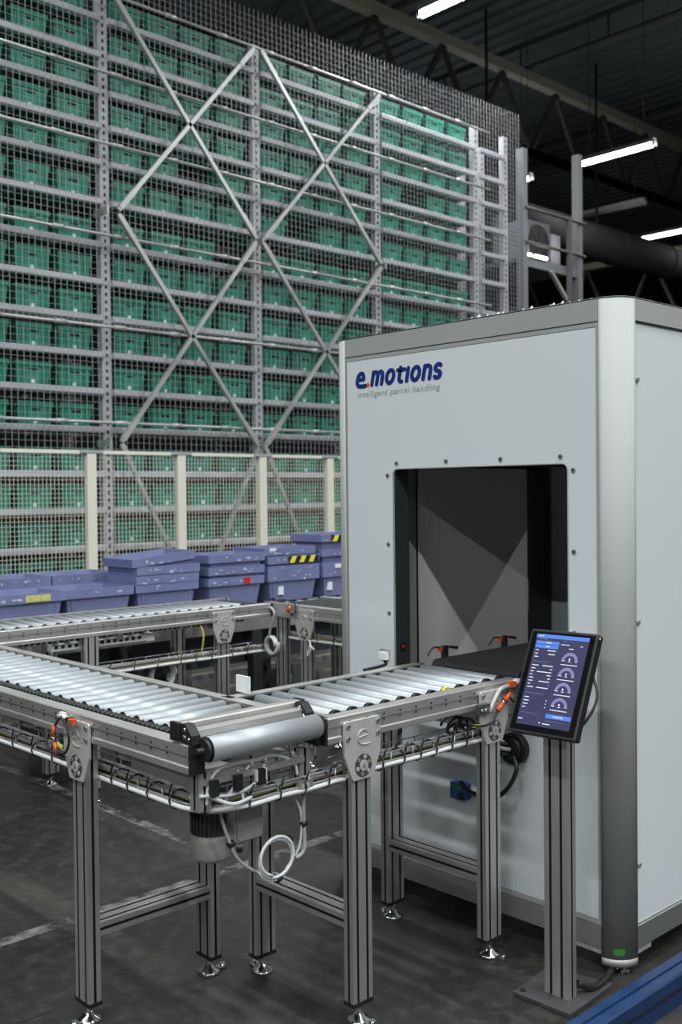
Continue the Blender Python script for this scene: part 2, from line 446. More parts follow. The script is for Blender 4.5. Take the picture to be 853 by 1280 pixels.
# ------------------------------------------------------------------ fence
fen = thing('mesh_fence', (-8, 5.5, 0), 'cream framed mesh fence in front of the storage rack', 'fence'); fo = fen.location
FX = -8.0; FP = [2.72, 3.655, 4.595, 5.527, 6.493, 7.40, 8.33]
for i, y in enumerate(FP):
    b = MB(); b.box(FX-.03, FX+.03, y-.045, y+.045, .012, 1.955); b.box(FX-.07, FX+.07, y-.08, y+.08, 0, .012)
    b.build('post', 'fence', fen, fo, .004)
    MB().box(FX-.035, FX+.035, y-.11, y+.11, 1.956, 1.984).build('clamp', 'clamp', fen, fo, .003)
    if i+1 < len(FP):
        y1 = FP[i+1]
        MB().box(FX-.02, FX+.02, y+.11, y1-.11, 1.952, 1.982).build('top_rail', 'fence', fen, fo)
        MB().box(FX-.015, FX+.015, y+.045, y1-.045, .10, .13).build('bottom_rail', 'fence', fen, fo)
        b = MB(); yy = y+.055
        while yy < y1-.045: b.box(FX-.002, FX+.002, yy-.0017, yy+.0017, .12, 1.955); yy += .0365
        zz = .15
        while zz < 1.95: b.box(FX+.002, FX+.0055, y+.045, y1-.045, zz-.0014, zz+.0014); zz += .0385
        b.build('mesh_panel', 'fence', fen, fo)

# ------------------------------------------------------------------ roller conveyors
SLOT = .0045
def profile80(cu, cv, hu=.04, hv=.02, slots_u=(-.02, .02), slots_v=(0,)):
    """T-slot extrusion outline (u,v) with grooves; returns pts and material ids"""
    pts = []; mats = []
    def side(p, q, slots, n):
        L = math.hypot(q[0]-p[0], q[1]-p[1]); d = ((q[0]-p[0])/L, (q[1]-p[1])/L)
        pts.append(p); mats.append(0)
        for s in slots:
            t = L/2+s
            for tt, dep, mm in ((t-SLOT, 0, 1), (t-SLOT, .010, 1), (t+SLOT, .010, 1), (t+SLOT, 0, 0)):
                pts.append((p[0]+d[0]*tt+n[0]*dep, p[1]+d[1]*tt+n[1]*dep)); mats.append(mm)
    a, b_, c, d_ = (cu-hu, cv-hv), (cu+hu, cv-hv), (cu+hu, cv+hv), (cu-hu, cv+hv)
    side(a, b_, slots_u, (0, 1)); side(b_, c, slots_v, (-1, 0)); side(c, d_, slots_u, (0, -1)); side(d_, a, slots_v, (1, 0))
    return pts, mats

ZT, ZB = .94, .862
def roller_mesh(y0, y1, r=.0228):
    b = MB()
    b.cyl((0, y0, 0), (0, y1, 0), r, 20, 0, 1)
    for a, c in ((y0-.014, y0), (y1, y1+.014)): b.cyl((0, a, 0), (0, c, 0), r*.72, 12, 1)
    b.cyl((0, y0-.024, 0), (0, y1+.024, 0), .006, 8, 1)
    return b
def bolt(b, p, axis, r=.007, h=.006, mi=0):
    q = list(p); q[axis] -= h
    b.cyl(p, q, r, 10, mi)
def spiral_e():
    pts = []
    pts.append((-.020, 0)); pts.append((.012, .004))
    for k in range(13):
        a = math.radians(20+k*20.5); pts.append((.0 + .022*math.cos(a), .022*math.sin(a)))
    pts += [(.014, -.0235), (.028, -.021)]
    return pts
def conveyor(name, loc, rz, L, W, rollers, legs, label, chain=False, u0=0., ends=(True, True), brace_z=.28, tray=None, group=None, plate_rear=False, motorcols=None):
    t = thing(name, loc, label, 'roller conveyor', group, rz)
    # rails (near v=0, far v=W)
    def rail(flip):
        prof = [(.045, ZT), (.003, ZT), (0, ZT-.003), (0, ZT-.028), (.004, ZT-.031), (.004, ZB+.022), (0, ZB+.018), (0, ZB+.003), (.003, ZB), (.045, ZB)]
        if flip: prof = [(W-p[0], p[1]) for p in prof]
        b = MB(); b.prism(prof, 'x', u0+.006, L-.006)
        for u in rollers:
            for z in (.921, .905):
                v = W if flip else 0; s = 1 if flip else -1
                b.cyl((u, v, z), (u, v+s*.0012, z), .0035, 8, 1)
        b.build('side_rail', ['alu', 'black'], t)
        v0, v1 = (W-.047, W+.001) if flip else (-.001, .047)
        for (ua, ub), e in zip(((u0-.004, u0+.006), (L-.006, L+.004)), ends):
            if e: MB().box(ua, ub, v0, v1, ZB-.001, ZT+.001).build('end_cap', 'black', t, bevel=.002)
    rail(False); rail(True)
    # inner web strip under rollers each side
    b = MB(); b.box(u0+.01, L-.01, .046, .050, ZB+.005, ZT-.02); b.box(u0+.01, L-.01, W-.050, W-.046, ZB+.005, ZT-.02)
    b.build('inner_strip', 'black', t)
    v_a = .10 if chain else .072
    if chain:
        b = MB(); b.box(u0+.02, L-.03, .052, .085, ZT-.028, ZT-.006, 0)
        u = u0+.03
        while u < L-.05:
            b.cyl((u, .055, ZT-.004), (u, .082, ZT-.004), .009, 8, 0); u += .0245
        b.build('drive_chain', 'black', t)
    rp = None
    for u in rollers:
        if rp is None:
            rp = roller_mesh(v_a, W-.072).build('roller', ['steel', 'black'], t); rp.location = (u, 0, .9215)
        else: child_copy(rp, t, (u, 0, .9215), (0, random.uniform(0, 6), 0))
    # cross members under the bed
    for u in [u0+.25+.6*k for k in range(int((L-u0)/.6)+1)]:
        if u < L-.1: MB().box(u-.02, u+.02, .046, W-.046, ZB-.038, ZB).build('cross_member', 'alu', t)
    # legs
    for (u, near_plate, far_plate, bz) in legs:
        for side, plate in ((0, near_plate), (1, far_plate)):
            cv = .02 if side == 0 else W-.02
            pts, mats = profile80(u, cv)
            lg = MB().prism(pts, 'z', .068, ZB-.002, 0, mats).build('leg', ['alu', 'alu_dk'], t)
            MB().box(u-.042, u+.042, cv-.022, cv+.022, .056, .068).build('end_cap', 'black', lg)
            b = MB(); b.cyl((u, cv, .012), (u, cv, .056), .010, 12)
            b.lathe([(.036, 0), (.038, .005), (.034, .010), (.020, .016), (.013, .026), (.011, .028)], (u, cv, 0), 20)
            s = 1 if side else -1
            dx, dy = .1, .995*s
            b.bar((u, cv, .005), (u+dx*.058, cv+dy*.058, .005), .03, .010); b.cyl((u+dx*.052, cv+dy*.052, .0), (u+dx*.052, cv+dy*.052, .018), .010, 10)
            b.build('levelling_foot', 'chrome', lg)
            if plate:
                va, vb = (-.010, -.0005) if side == 0 else (W+.0005, W+.010)
                f = va if side == 0 else vb; s = -1 if side == 0 else 1
                poly = [(u-.070, .922), (u+.070, .922), (u+.075, .917), (u+.075, .818), (u+.044, .745), (u+.039, .741), (u-.039, .741), (u-.044, .745), (u-.075, .818), (u-.075, .917)]
                pl = MB().prism(poly, 'y', va, vb).build('bracket_plate', 'plate', t, bevel=.0015)
                for du, z in ((-.062, .908), (.062, .908), (-.062, .872), (.062, .872)):
                    b = MB(); b.cyl((u+du, f, z), (u+du, f+s*.005, z), .0075, 12); b.cyl((u+du, f+s*.005, z), (u+du, f+s*.0052, z), .0035, 6, 1)
                    b.build('bolt', ['screw', 'black'], pl)
                b = MB(); cz = .783
                b.cyl((u, f-s*.001, cz), (u, f+s*.001, cz), .035, 24, 0); b.cyl((u, f+s*.001, cz), (u, f+s*.004, cz), .017, 20, 1)
                for k in range(6):
                    a = k*PI/3+.3; px, pz = u+.026*math.cos(a), cz+.026*math.sin(a)
                    b.cyl((px, f+s*.001, pz), (px, f+s*.0035, pz), .0065, 10, 1 if k % 2 else 2)
                b.cyl((u, f+s*.004, cz), (u, f+s*.006, cz), .006, 10, 2)
                b.build('flange', ['motor', 'plate', 'screw'], pl)
                b = MB(); b.tube(smooth([(u+p*s*-1, f+s*.0008, .868+q) for p, q in spiral_e()], 4), .0026, 6)
                b.build('embossed_emblem', 'plate', pl)
        if bz:
            pts, mats = profile80(0, 0)
            # 80 wide (u) x 40 tall bar between the two legs
            MB().prism([(u+p[0], bz+p[1]) for p in pts], 'y', .0405, W-.0405, 0, mats).build('cross_brace', ['alu', 'alu_dk'], t)
    return t

def cable_tray(t, path, z, label_cables=True, w=.085, seedn=1, cross=.1, thick=1.):
    """wire basket along a smooth path of (u,v) with cables in it"""
    rnd = random.Random(seedn)
    pts = smooth([(p[0], p[1], z) for p in path], 8)
    def offset(dv, dz):
        out = []
        for i, p in enumerate(pts):
            d = pts[min(i+1, len(pts)-1)]-pts[max(i-1, 0)]; d.normalize(); n = Vector((d.y, -d.x, 0))
            out.append(p+n*dv+Vector((0, 0, dz)))
        return out
    b = MB()
    for dv, dz in ((-w/2, .045), (-w/2, .018), (-w/2, 0), (-w/6, 0), (w/6, 0), (w/2, 0), (w/2, .018), (w/2, .045)):
        b.tube(offset(dv, dz), .0026, 6)
    acc = 0; last = pts[0]
    for i, p in enumerate(pts[1:-1], 1):
        acc += (p-last).length; last = p
        if acc > cross:
            acc = 0
            d = (pts[i+1]-pts[i-1]).normalized(); n = Vector((d.y, -d.x, 0))
            q = [p+n*(-w/2)+Vector((0, 0, .047)), p+n*(-w/2), p+n*(w/2), p+n*(w/2)+Vector((0, 0, .047))]
            b.tube(q, .0026, 6)
    tr = b.build('cable_tray', 'wire', t)
    specs = [(w/2+.004, .008, .0068, 'cable_w'), (w/2-.012, .012, .006, 'cable_g'), (.015, .012, .007, 'cable'), (.004, .026, .007, 'cable_g'), (-.012, .012, .008, 'cable_w'), (-.026, .016, .006, 'cable'), (w/2-.022, .024, .005, 'cable_y'), (-.018, .030, .007, 'cable_g'), (w/2-.012, .034, .007, 'cable_g')]
    for dv, dz, r, m in specs:
        o = offset(dv, dz)
        ph = rnd.uniform(0, 6)
        o = [q+Vector((0, 0, .0012*math.sin(i*.5+ph))) for i, q in enumerate(o)]
        MB().tube(o, r*thick, 8).build('cable', m, t)
    acc = 0; last = pts[0]
    for i, p in enumerate(pts[1:-1], 1):
        acc += (p-last).length; last = p
        if acc > cross*.85:
            acc = 0; d = (pts[i+1]-pts[i-1]).normalized(); n = Vector((d.y, -d.x, 0))
            b = MB(); ring = []
            for k in range(10):
                a = 2*PI*k/10; ring.append(p+n*(w/2-.018+math.cos(a)*.032)+Vector((0, 0, .018+math.sin(a)*.026)))
            b.tube(ring, .003, 5, closed=True)
            q = p+n*(w/2+.014)+Vector((0, 0, .05)); b.cyl(q-Vector((0, 0, .012)), q+Vector((0, 0, .016))+d*.012, .003, 5)
            b.build('cable_tie', 'black', t)

# --- near conveyor, along X (front-left)
Lx0 = -4.70
near = conveyor('roller_conveyor', (Lx0, 1.565, 0), 0, -2.24-Lx0, .49,
                [(-2.345-.0765*k)-Lx0 for k in range(30)], [(-2.816-Lx0, True, False, .285), (-4.62-Lx0, True, False, .285)],
                'grey roller conveyor at front left, its open end by the big silver roller', chain=True)
def nl(x, y, z): return (x-Lx0, y-1.565, z)
# end unit: large roller, two stop bars
b = MB(); b.cyl(nl(-2.218, 1.605, .928), nl(-2.218, 1.99, .928), .034, 28, 0, 1)
b.cyl(nl(-2.218, 1.592, .928), nl(-2.218, 1.605, .928), .030, 20, 1); b.cyl(nl(-2.218, 1.99, .928), nl(-2.218, 2.003, .928), .030, 20, 1)
b.cyl(nl(-2.218, 1.57, .928), nl(-2.218, 2.03, .928), .008, 10, 1)
b.build('end_roller', ['steel', 'black'], near)
sb = MB(); sb.prism([(p[0]-Lx0, p[1]) for p in [(-2.320, .956), (-2.290, .956), (-2.288, .960), (-2.288, .988), (-2.292, .992), (-2.318, .992), (-2.322, .988), (-2.322, .960)]], 'y', 1.572-1.565, 1.995-1.565)
sbo = sb.build('stop_bar', 'alu', near)
for y0, y1 in ((1.560, 1.573), (1.994, 2.007)): MB().box(-2.324-Lx0, -2.284-Lx0, y0-1.565, y1-1.565, .945, .995).build('end_cap', 'black', sbo, bevel=.002)
sb = MB(); sb.prism([(p[0]-Lx0, p[1]) for p in [(-2.282, .950), (-2.258, .950), (-2.256, .954), (-2.256, .972), (-2.258, .976), (-2.282, .976)]], 'y', 1.600-1.565, 1.97-1.565)
sb.build('guide_bar', 'alu', near)
for yy in (1.583, 1.985):
    b = MB(); b.prism([(p[0]-Lx0, p[1]) for p in [(-2.286, .942), (-2.232, .942), (-2.236, .966), (-2.262, .992), (-2.286, .992)]], 'y', yy-.014-1.565, yy+.014-1.565)
    for dx, dz in ((-2.268, .958), (-2.250, .955), (-2.268, .978)):
        for s in (-1, 1): b.cyl(nl(dx, yy, dz), nl(dx, yy+s*.017, dz), .006, 8, 1)
    b.build('pivot_bracket', ['black', 'chrome'], near)
# sub-frame under the transfer end
b = MB(); b.box(*[c for c in (-2.30-Lx0, -2.262-Lx0)], .05, .455, .815, .850); b.box(-2.62-Lx0, -2.262-Lx0, .06, .10, .800, .838); b.box(-2.62-Lx0, -2.262-Lx0, .40, .44, .800, .838)
b.build('sub_frame', 'alu', near)
for yy in (1.60, 1.955):
    pts, mats = profile80(-2.27-Lx0, yy+.02-1.565, .02, .02, (0,), (0,))
    MB().prism(pts, 'z', .755, .862, 0, mats).build('hanger_post', ['alu', 'alu_dk'], near)
b = MB(); b.box(-2.262-Lx0, -2.24-Lx0, .05, .40, .825, .842)
for k in range(4): b.cyl(nl(-2.252, 1.78+.05*k, .842), nl(-2.252, 1.78+.05*k, .862), .006, 8, 0)
b.build('valve_rail', 'alu', near)
MB().box(-2.2395-Lx0, -2.230-Lx0, .215, .252, .806, .838).build('valve_label', 'tag_w', near)
for k in range(3): MB().box(-2.2395-Lx0, -2.226-Lx0, .06+.08*k, .085+.08*k, .795, .838).build('valve', 'black', near)
# motor
b = MB(); mc = (-2.47-Lx0, 1.80-1.565)
b.lathe([(.036, .60), (.052, .602), (.055, .61), (.055, .775), (.04, .80)], (mc[0], mc[1], 0), 28, 0)
for k in range(28):
    a = 2*PI*k/28; d = (math.cos(a), math.sin(a)); b.bar((mc[0]+d[0]*.058, mc[1]+d[1]*.058, .61), (mc[0]+d[0]*.058, mc[1]+d[1]*.058, .77), .003, .010, 0)
b.lathe([(.035, .53), (.052, .532), (.060, .545), (.060, .605), (.055, .610)], (mc[0], mc[1], 0), 28, 1)
b.box(mc[0]-.05, mc[0]+.05, mc[1]-.05, mc[1]+.05, .79, .805, 1)
mo_ = b.build('motor', ['motor', 'motor_l'], near)
b = MB(); poly = rrect(mc[1]+.010, mc[1]+.115, .590, .705, .016)
b.prism(poly, 'x', mc[0]+.05, mc[0]+.098); b.prism(rrect(mc[1]+.016, mc[1]+.109, .596, .699, .016), 'x', mc[0]+.098, mc[0]+.106)
b.cyl((mc[0]+.075, mc[1]+.045, .572), (mc[0]+.075, mc[1]+.045, .592), .012, 12); 
b.build('junction_box', 'motor_l', mo_, bevel=.002)
b = MB(); b.cyl((mc[0]+.075, mc[1]+.045, .556), (mc[0]+.075, mc[1]+.045, .572), .009, 10); b.build('cable_gland', 'black', mo_)
# pneumatic hoses
def hose(t, pts, r, m, name='hose', n=6): return MB().tube(smooth(pts, n), r, 8).build(name, m, t)
hose(near, [nl(-2.25, 1.625, .77), nl(-2.245, 1.63, .83), nl(-2.245, 1.68, .865), nl(-2.25, 1.80, .86), nl(-2.25, 1.86, .862), nl(-2.25, 1.93, .83), nl(-2.25, 1.945, .79)], .0045, 'hose')
hose(near, [nl(-2.245, 1.60, .80), nl(-2.24, 1.70, .785), nl(-2.24, 1.78, .80), nl(-2.245, 1.82, .845)], .0045, 'hose')
hose(near, [nl(-2.25, 1.73, .845), nl(-2.245, 1.735, .80), nl(-2.24, 1.74, .765)], .004, 'hose')
hose(near, [nl(-2.255, 1.68, .76), nl(-2.245, 1.71, .80), nl(-2.25, 1.77, .85)], .004, 'hose')
hose(near, [nl(-2.245, 1.62, .80), nl(-2.225, 1.69, .765), nl(-2.23, 1.76, .768)], .0055, 'hose')
hose(near, [nl(-2.30, 1.70, .74), nl(-2.29, 1.72, .66), nl(-2.29, 1.76, .58), nl(-2.29, 1.83, .525), nl(-2.29, 1.89, .497)], .005, 'cable_g', 'air_hose')
cc = nl(-2.275, 1.880, .552); ring = []
for k in range(44):
    a = -PI*.9+2*PI*k/20; ring.append((cc[0]+.00025*k, cc[1]+.062*math.cos(a), cc[2]+.056*math.sin(a)+.0004*k))
b = MB(); b.tube(ring, .0048, 8)
b.build('hose_coil', 'hose', near)
hose(near, [nl(-2.275, 1.956, .54), nl(-2.27, 1.985, .56), nl(-2.27, 1.985, .64), nl(-2.27, 1.985, .70), nl(-2.275, 2.005, .76)], .006, 'cable_g', 'air_hose')
hose(near, [nl(-2.29, 1.93, .51), nl(-2.28, 1.97, .56), nl(-2.275, 1.98, .62), nl(-2.275, 1.975, .68), nl(-2.28, 1.94, .745)], .004, 'hose', 'air_hose')
for p in ((-2.275, 1.933, .60), (-2.275, 1.893, .497), (-2.27, 1.985, .635), (-2.29, 1.735, .63)):
    b = MB(); b.cyl(nl(p[0], p[1]-.008, p[2]-.003), nl(p[0], p[1]+.008, p[2]+.003), .0095, 10); b.build('cable_tie', 'black', near)
cable_tray(near, [nl(x, y, 0)[:2] for x, y in ((-4.5, 1.66), (-3.8, 1.66), (-3.2, 1.66), (-2.7, 1.66), (-2.42, 1.658), (-2.31, 1.68), (-2.283, 1.76), (-2.283, 1.9), (-2.283, 2.05), (-2.283, 2.12))], .738, seedn=2)
b = MB(); b.box(-2.245-Lx0, -2.232-Lx0, 1.935-1.565, 1.99-1.565, .738, .775, 0); b.box(-2.232-Lx0, -2.230-Lx0, 1.945-1.565, 1.955-1.565, .75, .765, 1); b.box(-2.232-Lx0, -2.230-Lx0, 1.962-1.565, 1.975-1.565, .75, .765, 1)
b.build('tray_coupler', ['alu', 'motor_l'], near)
# light sensor with orange cable on the near plate
def sensor(t, p, d, cablepts, name='light_sensor', m='black'):
    """small barrel sensor at p pointing d with red eye"""
    p = Vector(p); d = Vector(d)
    b = MB(); b.cyl(p-d*.022, p+d*.022, .006, 12, 0); b.cyl(p+d*.022, p+d*.028, .0065, 12, 1); b.bar(p-d*.010, p+d*.010, .016, .014, 0)
    s = b.build(name, [m, 'orange'], t)
    if cablepts: MB().tube(smooth(cablepts, 6), .0035, 6).build('cable', 'cable', s)
    return s
u = -2.816-Lx0
sx = sensor(near, (u+.005, -.030, .928), (1, 0, .08), None)
b = MB(); b.box(u+.014, u+.040, -.044, -.032, .918, .934, 0); b.box(u+.020, u+.036, -.0455, -.044, .922, .930, 1); b.build('sensor_head', ['orange', 'green_st'], sx)
b = MB(); b.cyl((u-.085, -.02, .925), (u-.02, -.028, .93), .007, 8); b.bar((u-.09, -.01, .92), (u-.06, -.012, .92), .012, .03); b.build('sensor_arm', 'inner', sx)
ringp = [(u-.075, -.018, .925), (u-.085, -.03, .90), (u-.09, -.035, .86), (u-.075, -.035, .83), (u-.05, -.032, .815), (u-.02, -.03, .83), (u-.005, -.03, .865), (u-.02, -.03, .905), (u-.05, -.03, .93)]
MB().tube(smooth(ringp, 6), .004, 8).build('cable', 'cable', sx)
b = MB(); b.cyl((u-.085, -.036, .895), (u-.088, -.038, .865), .0058, 10, 0); b.cyl((u-.084, -.037, .845), (u-.070, -.036, .815), .0058, 10, 0); b.cyl((u-.088, -.038, .862), (u-.086, -.038, .848), .006, 8, 1)
b.build('cable_plug', ['orange', 'chrome'], sx)
b = MB(); b.bar((u-.065, -.036, .845), (u-.035, -.036, .838), .002, .011); b.build('cable_tag', 'yellow', sx)
hose(near, [nl(-3.02, 1.575, .86), nl(-3.0, 1.555, .82), nl(-2.97, 1.57, .785), nl(-2.93, 1.62, .76)], .004, 'cable', 'cable')

# --- branch conveyor, along Y to the machine
br = conveyor('roller_conveyor', (-2.218, 2.03, 0), PI/2, .925, .50,
              [.095+.0725*k for k in range(12)], [(.140, True, False, .31), (.770, True, False, .285)],
              'short grey roller conveyor leading straight into the white machine')
# local: u = y-2.03, v = -(x+2.218)
def bl(x, y, z): return (y-2.03, -(x+2.218), z)
b = MB()
for v in (.052, .440): b.box(.02, .90, v, v+.012, ZT-.03, ZT-.004)
b.build('guard_strip', 'black', br)
b = MB()
for k in range(12): b.cyl((.095+.0725*k, .058, .9215), (.095+.0725*k, .068, .9215), .024, 14, 1 if k in (7,) else 0)
b.build('roller_hub', ['black', 'tape_y'], br)
cable_tray(br, [bl(-2.283, y, 0)[:2] for y in (2.13, 2.3, 2.5, 2.7, 2.86)], .745, seedn=5, cross=.085)
hose(br, [bl(-2.27, 2.40, .86), bl(-2.255, 2.385, .845), bl(-2.25, 2.36, .80), bl(-2.26, 2.34, .775)], .004, 'cable', 'cable')
u = .770
b = MB(); b.box(u-.105, u-.048, -.030, -.011, .855, .885, 0)
for du in (-.095, -.075, -.058): b.cyl((u+du, -.030, .868), (u+du, -.035, .868), .006, 8, 1)
b.build('mounting_bracket', ['motor', 'chrome'], br)
sx = sensor(br, (u+.115, -.018, .938), (1, 0, 0), [(u+.10, -.02, .935), (u+.06, -.025, .93), (u+.045, -.03, .91), (u+.075, -.03, .875), (u+.10, -.028, .865), (u+.125, -.028, .865)], m='inner')
b = MB(); b.box(u+.055, u+.09, -.035, -.018, .925, .942); b.build('sensor_head', 'orange', sx)
b = MB(); b.bar((u+.12, -.028, .864), (u+.15, -.028, .866), .003, .011); b.build('cable_tag', 'yellow', sx)
MB().tube(smooth([(u+.085, -.025, .93), (u+.02, -.024, .925), (u-.01, -.024, .90), (u-.035, -.024, .87), (u-.05, -.024, .855)], 6), .008, 8).build('sensor_arm', 'motor_l', sx)
b = MB(); b.cyl((u+.052, -.036, .905), (u+.022, -.036, .885), .0085, 10, 0); b.cyl((u+.022, -.036, .885), (u+.010, -.036, .877), .006, 8, 1); b.cyl((u+.010, -.036, .877), (u-.018, -.036, .856), .0085, 10, 0)
b.build('cable_plug', ['orange', 'chrome'], sx)
MB().tube(smooth([(u-.018, -.036, .856), (u-.04, -.036, .828), (u-.075, -.034, .816), (u-.12, -.03, .82), (u-.15, -.02, .83)], 6), .004, 8).build('cable', 'cable', sx)
b = MB(); b.bar((u-.135, -.028, .823), (u-.105, -.033, .818), .002, .010); b.build('cable_tag', 'yellow', sx)
ring = [(u-.10+.045*math.cos(a*.4), .03+.002*a, .80+.032*math.sin(a*.4)) for a in range(40)]
MB().tube(ring, .0045, 6).build('cable_coil', 'cable', br)
ring = [(u-.09+.038*math.cos(a*.4), .05+.002*a, .775+.030*math.sin(a*.4)) for a in range(34)]
MB().tube(ring, .0045, 6).build('cable_coil', 'cable', br)
# white reflector plates at the two inner corners
def reflector(t, p, ax, lab):
    b = MB()
    if ax == 'u': b.box(p[0]-.035, p[0]+.035, p[1], p[1]+.006, p[2], p[2]+.055)
    b.cyl((p[0]+.0, p[1]+.006, p[2]+.02), (p[0]+.0, p[1]+.03, p[2]+.02), .006, 8)
    b.cyl((p[0]+.025, p[1], p[2]+.012), (p[0]+.025, p[1]-.001, p[2]+.012), .003, 8)
    o = b.build('reflector', 'tag_w', t); o['label'] = lab
    MB().tube(smooth([(p[0], p[1]+.02, p[2]+.01), (p[0]-.02, p[1]+.02, p[2]-.02), (p[0]-.09, p[1]+.02, p[2]-.03), (p[0]-.13, p[1]+.02, p[2]-.045)], 5), .006, 8).build('reflector_arm', 'motor_l', o)
reflector(near, nl(-2.70, 2.10, .945), 'u', 'white reflector plate')
b = MB(); b.box(.80, .803, .515, .565, .955, 1.0, 0); b.box(.785, .80, .52, .56, .962, .99, 1); b.build('reflector', ['alu', 'tag_w'], br)
MB().tube(smooth([(.80, .54, .955), (.78, .52, .945), (.66, .51, .942)], 5), .006, 8).build('reflector_arm', 'black', br)

# --- rear conveyor, along Y (left) and rear cross conveyor along X
Ay0 = 2.1
rear = conveyor('roller_conveyor', (-4.80, Ay0, 0), PI/2, 3.96-Ay0, .48, [.05+.0745*k for k in range(23)],
                [(3.60-Ay0, True, False, 0), (2.75-Ay0, False, False, 0)], 'grey roller conveyor in the back, running past the blue tote stacks')
cable_tray(rear, [(u, .06) for u in (.0, .4, .8, 1.2, 1.6, 1.8)], .655, seedn=9, w=.11, cross=.12)
b = MB(); b.box(.05, 1.75, .10, .14, .835, .858)
for k in range(52): b.box(.07+.032*k, .09+.032*k, .096, .10, .838, .852, 1)
b.build('slotted_duct', ['inner', 'black'], rear)
b = MB(); b.box(.45, 1.02, .06, .10, .80, .832, 0); b.box(1.02, 1.07, .055, .105, .795, .84, 0)
for k in range(14): b.box(.47+.038*k, .49+.038*k, .056, .06, .812, .828, 1)
b.build('cable_duct', ['tag_w', 'black'], rear)
ring = [(3.22-Ay0+.075*math.cos(a*.3), .03+.001*a, .66-.06+.075*math.sin(a*.3)) for a in range(46)]
MB().tube(ring, .0065, 8).build('hose_coil', 'hose', rear)
hose(rear, [(3.45-Ay0, .02, .86), (3.46-Ay0, .0, .80), (3.46-Ay0, .02, .70)], .005, 'cable_y', 'cable')
cross = conveyor('belt_conveyor', (-4.88, 3.98, 0), 0, 1.58, .48, [], [(.36, True, False, 0), (.14, False, True, 0), (1.45, True, False, 0)], 'black belt conveyor crossing behind the white machine from the back corner')
MB().box(.02, 1.56, .05, .43, .872, .928).build('belt', 'rubber', cross, bevel=.01)
MB().box(1.76, 1.85, .05, .43, .872, .930).build('end_plate', 'rubber', rear)
cable_tray(cross, [(u, .06) for u in (.2, .5, .9, 1.2, 1.55)], .735, seedn=12, cross=.12)
b = MB(); b.box(.0, .32, -.012, -.001, .862, .944); b.cyl((.04, -.012, .905), (.04, -.018, .905), .012, 12, 1)
b.cyl((.10, -.012, .885), (.10, -.018, .885), .007, 8, 1); b.cyl((.26, -.012, .885), (.26, -.018, .885), .007, 8, 1); b.build('corner_plate', ['alu', 'black'], cross)
sx = sensor(cross, (.10, -.02, .965), (1, 0, 0), [(.12, -.02, .96), (.22, -.03, .97), (.30, -.03, .955), (.31, -.03, .91), (.28, -.03, .89), (.24, -.03, .91), (.25, -.03, .95)])
b = MB(); b.cyl((.245, -.034, .90), (.26, -.034, .935), .009, 8); b.build('cable_plug', 'orange', sx)
hose(cross, [(.05, -.018, .905), (.10, -.04, .915), (.13, -.04, .88), (.10, -.045, .80), (.085, -.045, .745)], .008, 'motor_l', 'cable')
ring = [(.09+.05*math.cos(a*.35), -.045+.0008*a, .69+.052*math.sin(a*.35)) for a in range(38)]
MB().tube(ring, .009, 8).build('hose_coil', 'hose', cross)
hose(cross, [(.42, -.02, .75), (.44, -.03, .70), (.41, -.03, .66), (.43, -.03, .72), (.47, -.03, .70)], .004, 'cable_w', 'cable')

# low belt line that carries the totes
Cx0, Cx1 = -6.55, -5.36
ln = thing('tote_line', (-5.95, 5, 0), 'low transport line at the back carrying the blue totes', 'conveyor'); lo = ln.location
MB().box(Cx1-.05, Cx1, 1.9, 6.4, .70, .835).build('side_rail', 'alu', ln, lo); MB().box(Cx0, Cx0+.05, 1.9, 6.4, .70, .835).build('side_rail', 'alu', ln, lo)
yy = 1.95
while yy < 6.4:
    b = MB(); b.cyl((Cx0+.05, yy, .79), (Cx1-.05, yy, .79), .02, 10); b.build('roller', 'steel', ln, lo); yy += .11
for yy in (2.3, 3.3, 4.3, 5.3, 6.3):
    for xx in (Cx0+.03, Cx1-.03): MB().box(xx-.03, xx+.03, yy-.04, yy+.04, 0, .70).build('leg', 'alu_dk', ln, lo)
MB().box(Cx1-.10, Cx1-.09, 1.95, 6.35, .48, .69).build('skirt_panel', 'inner_dk', ln, lo)
for yy in (2.9, 4.75):
    b = MB(); b.box(Cx1-.25, Cx1-.06, yy-.09, yy+.09, .12, .42); b.cyl((Cx1-.16, yy-.16, .30), (Cx1-.16, yy+.16, .30), .09, 16); b.box(Cx1-.22, Cx1-.08, yy-.12, yy+.12, 0, .12)
    b.build('drive_motor', 'motor', ln, lo)
b = MB(); b.box(-6.64, -6.56, 2.0, 6.3, .16, .20); b.box(-6.64, -6.56, 2.0, 6.3, .28, .30)
for yy in (2.2, 3.4, 4.6, 5.8): b.box(-6.62, -6.58, yy-.03, yy+.03, 0, .28)
tag(b.build('cable_channel', 'wire'), 'low bright cable channel on the floor behind the conveyors', 'cable channel')

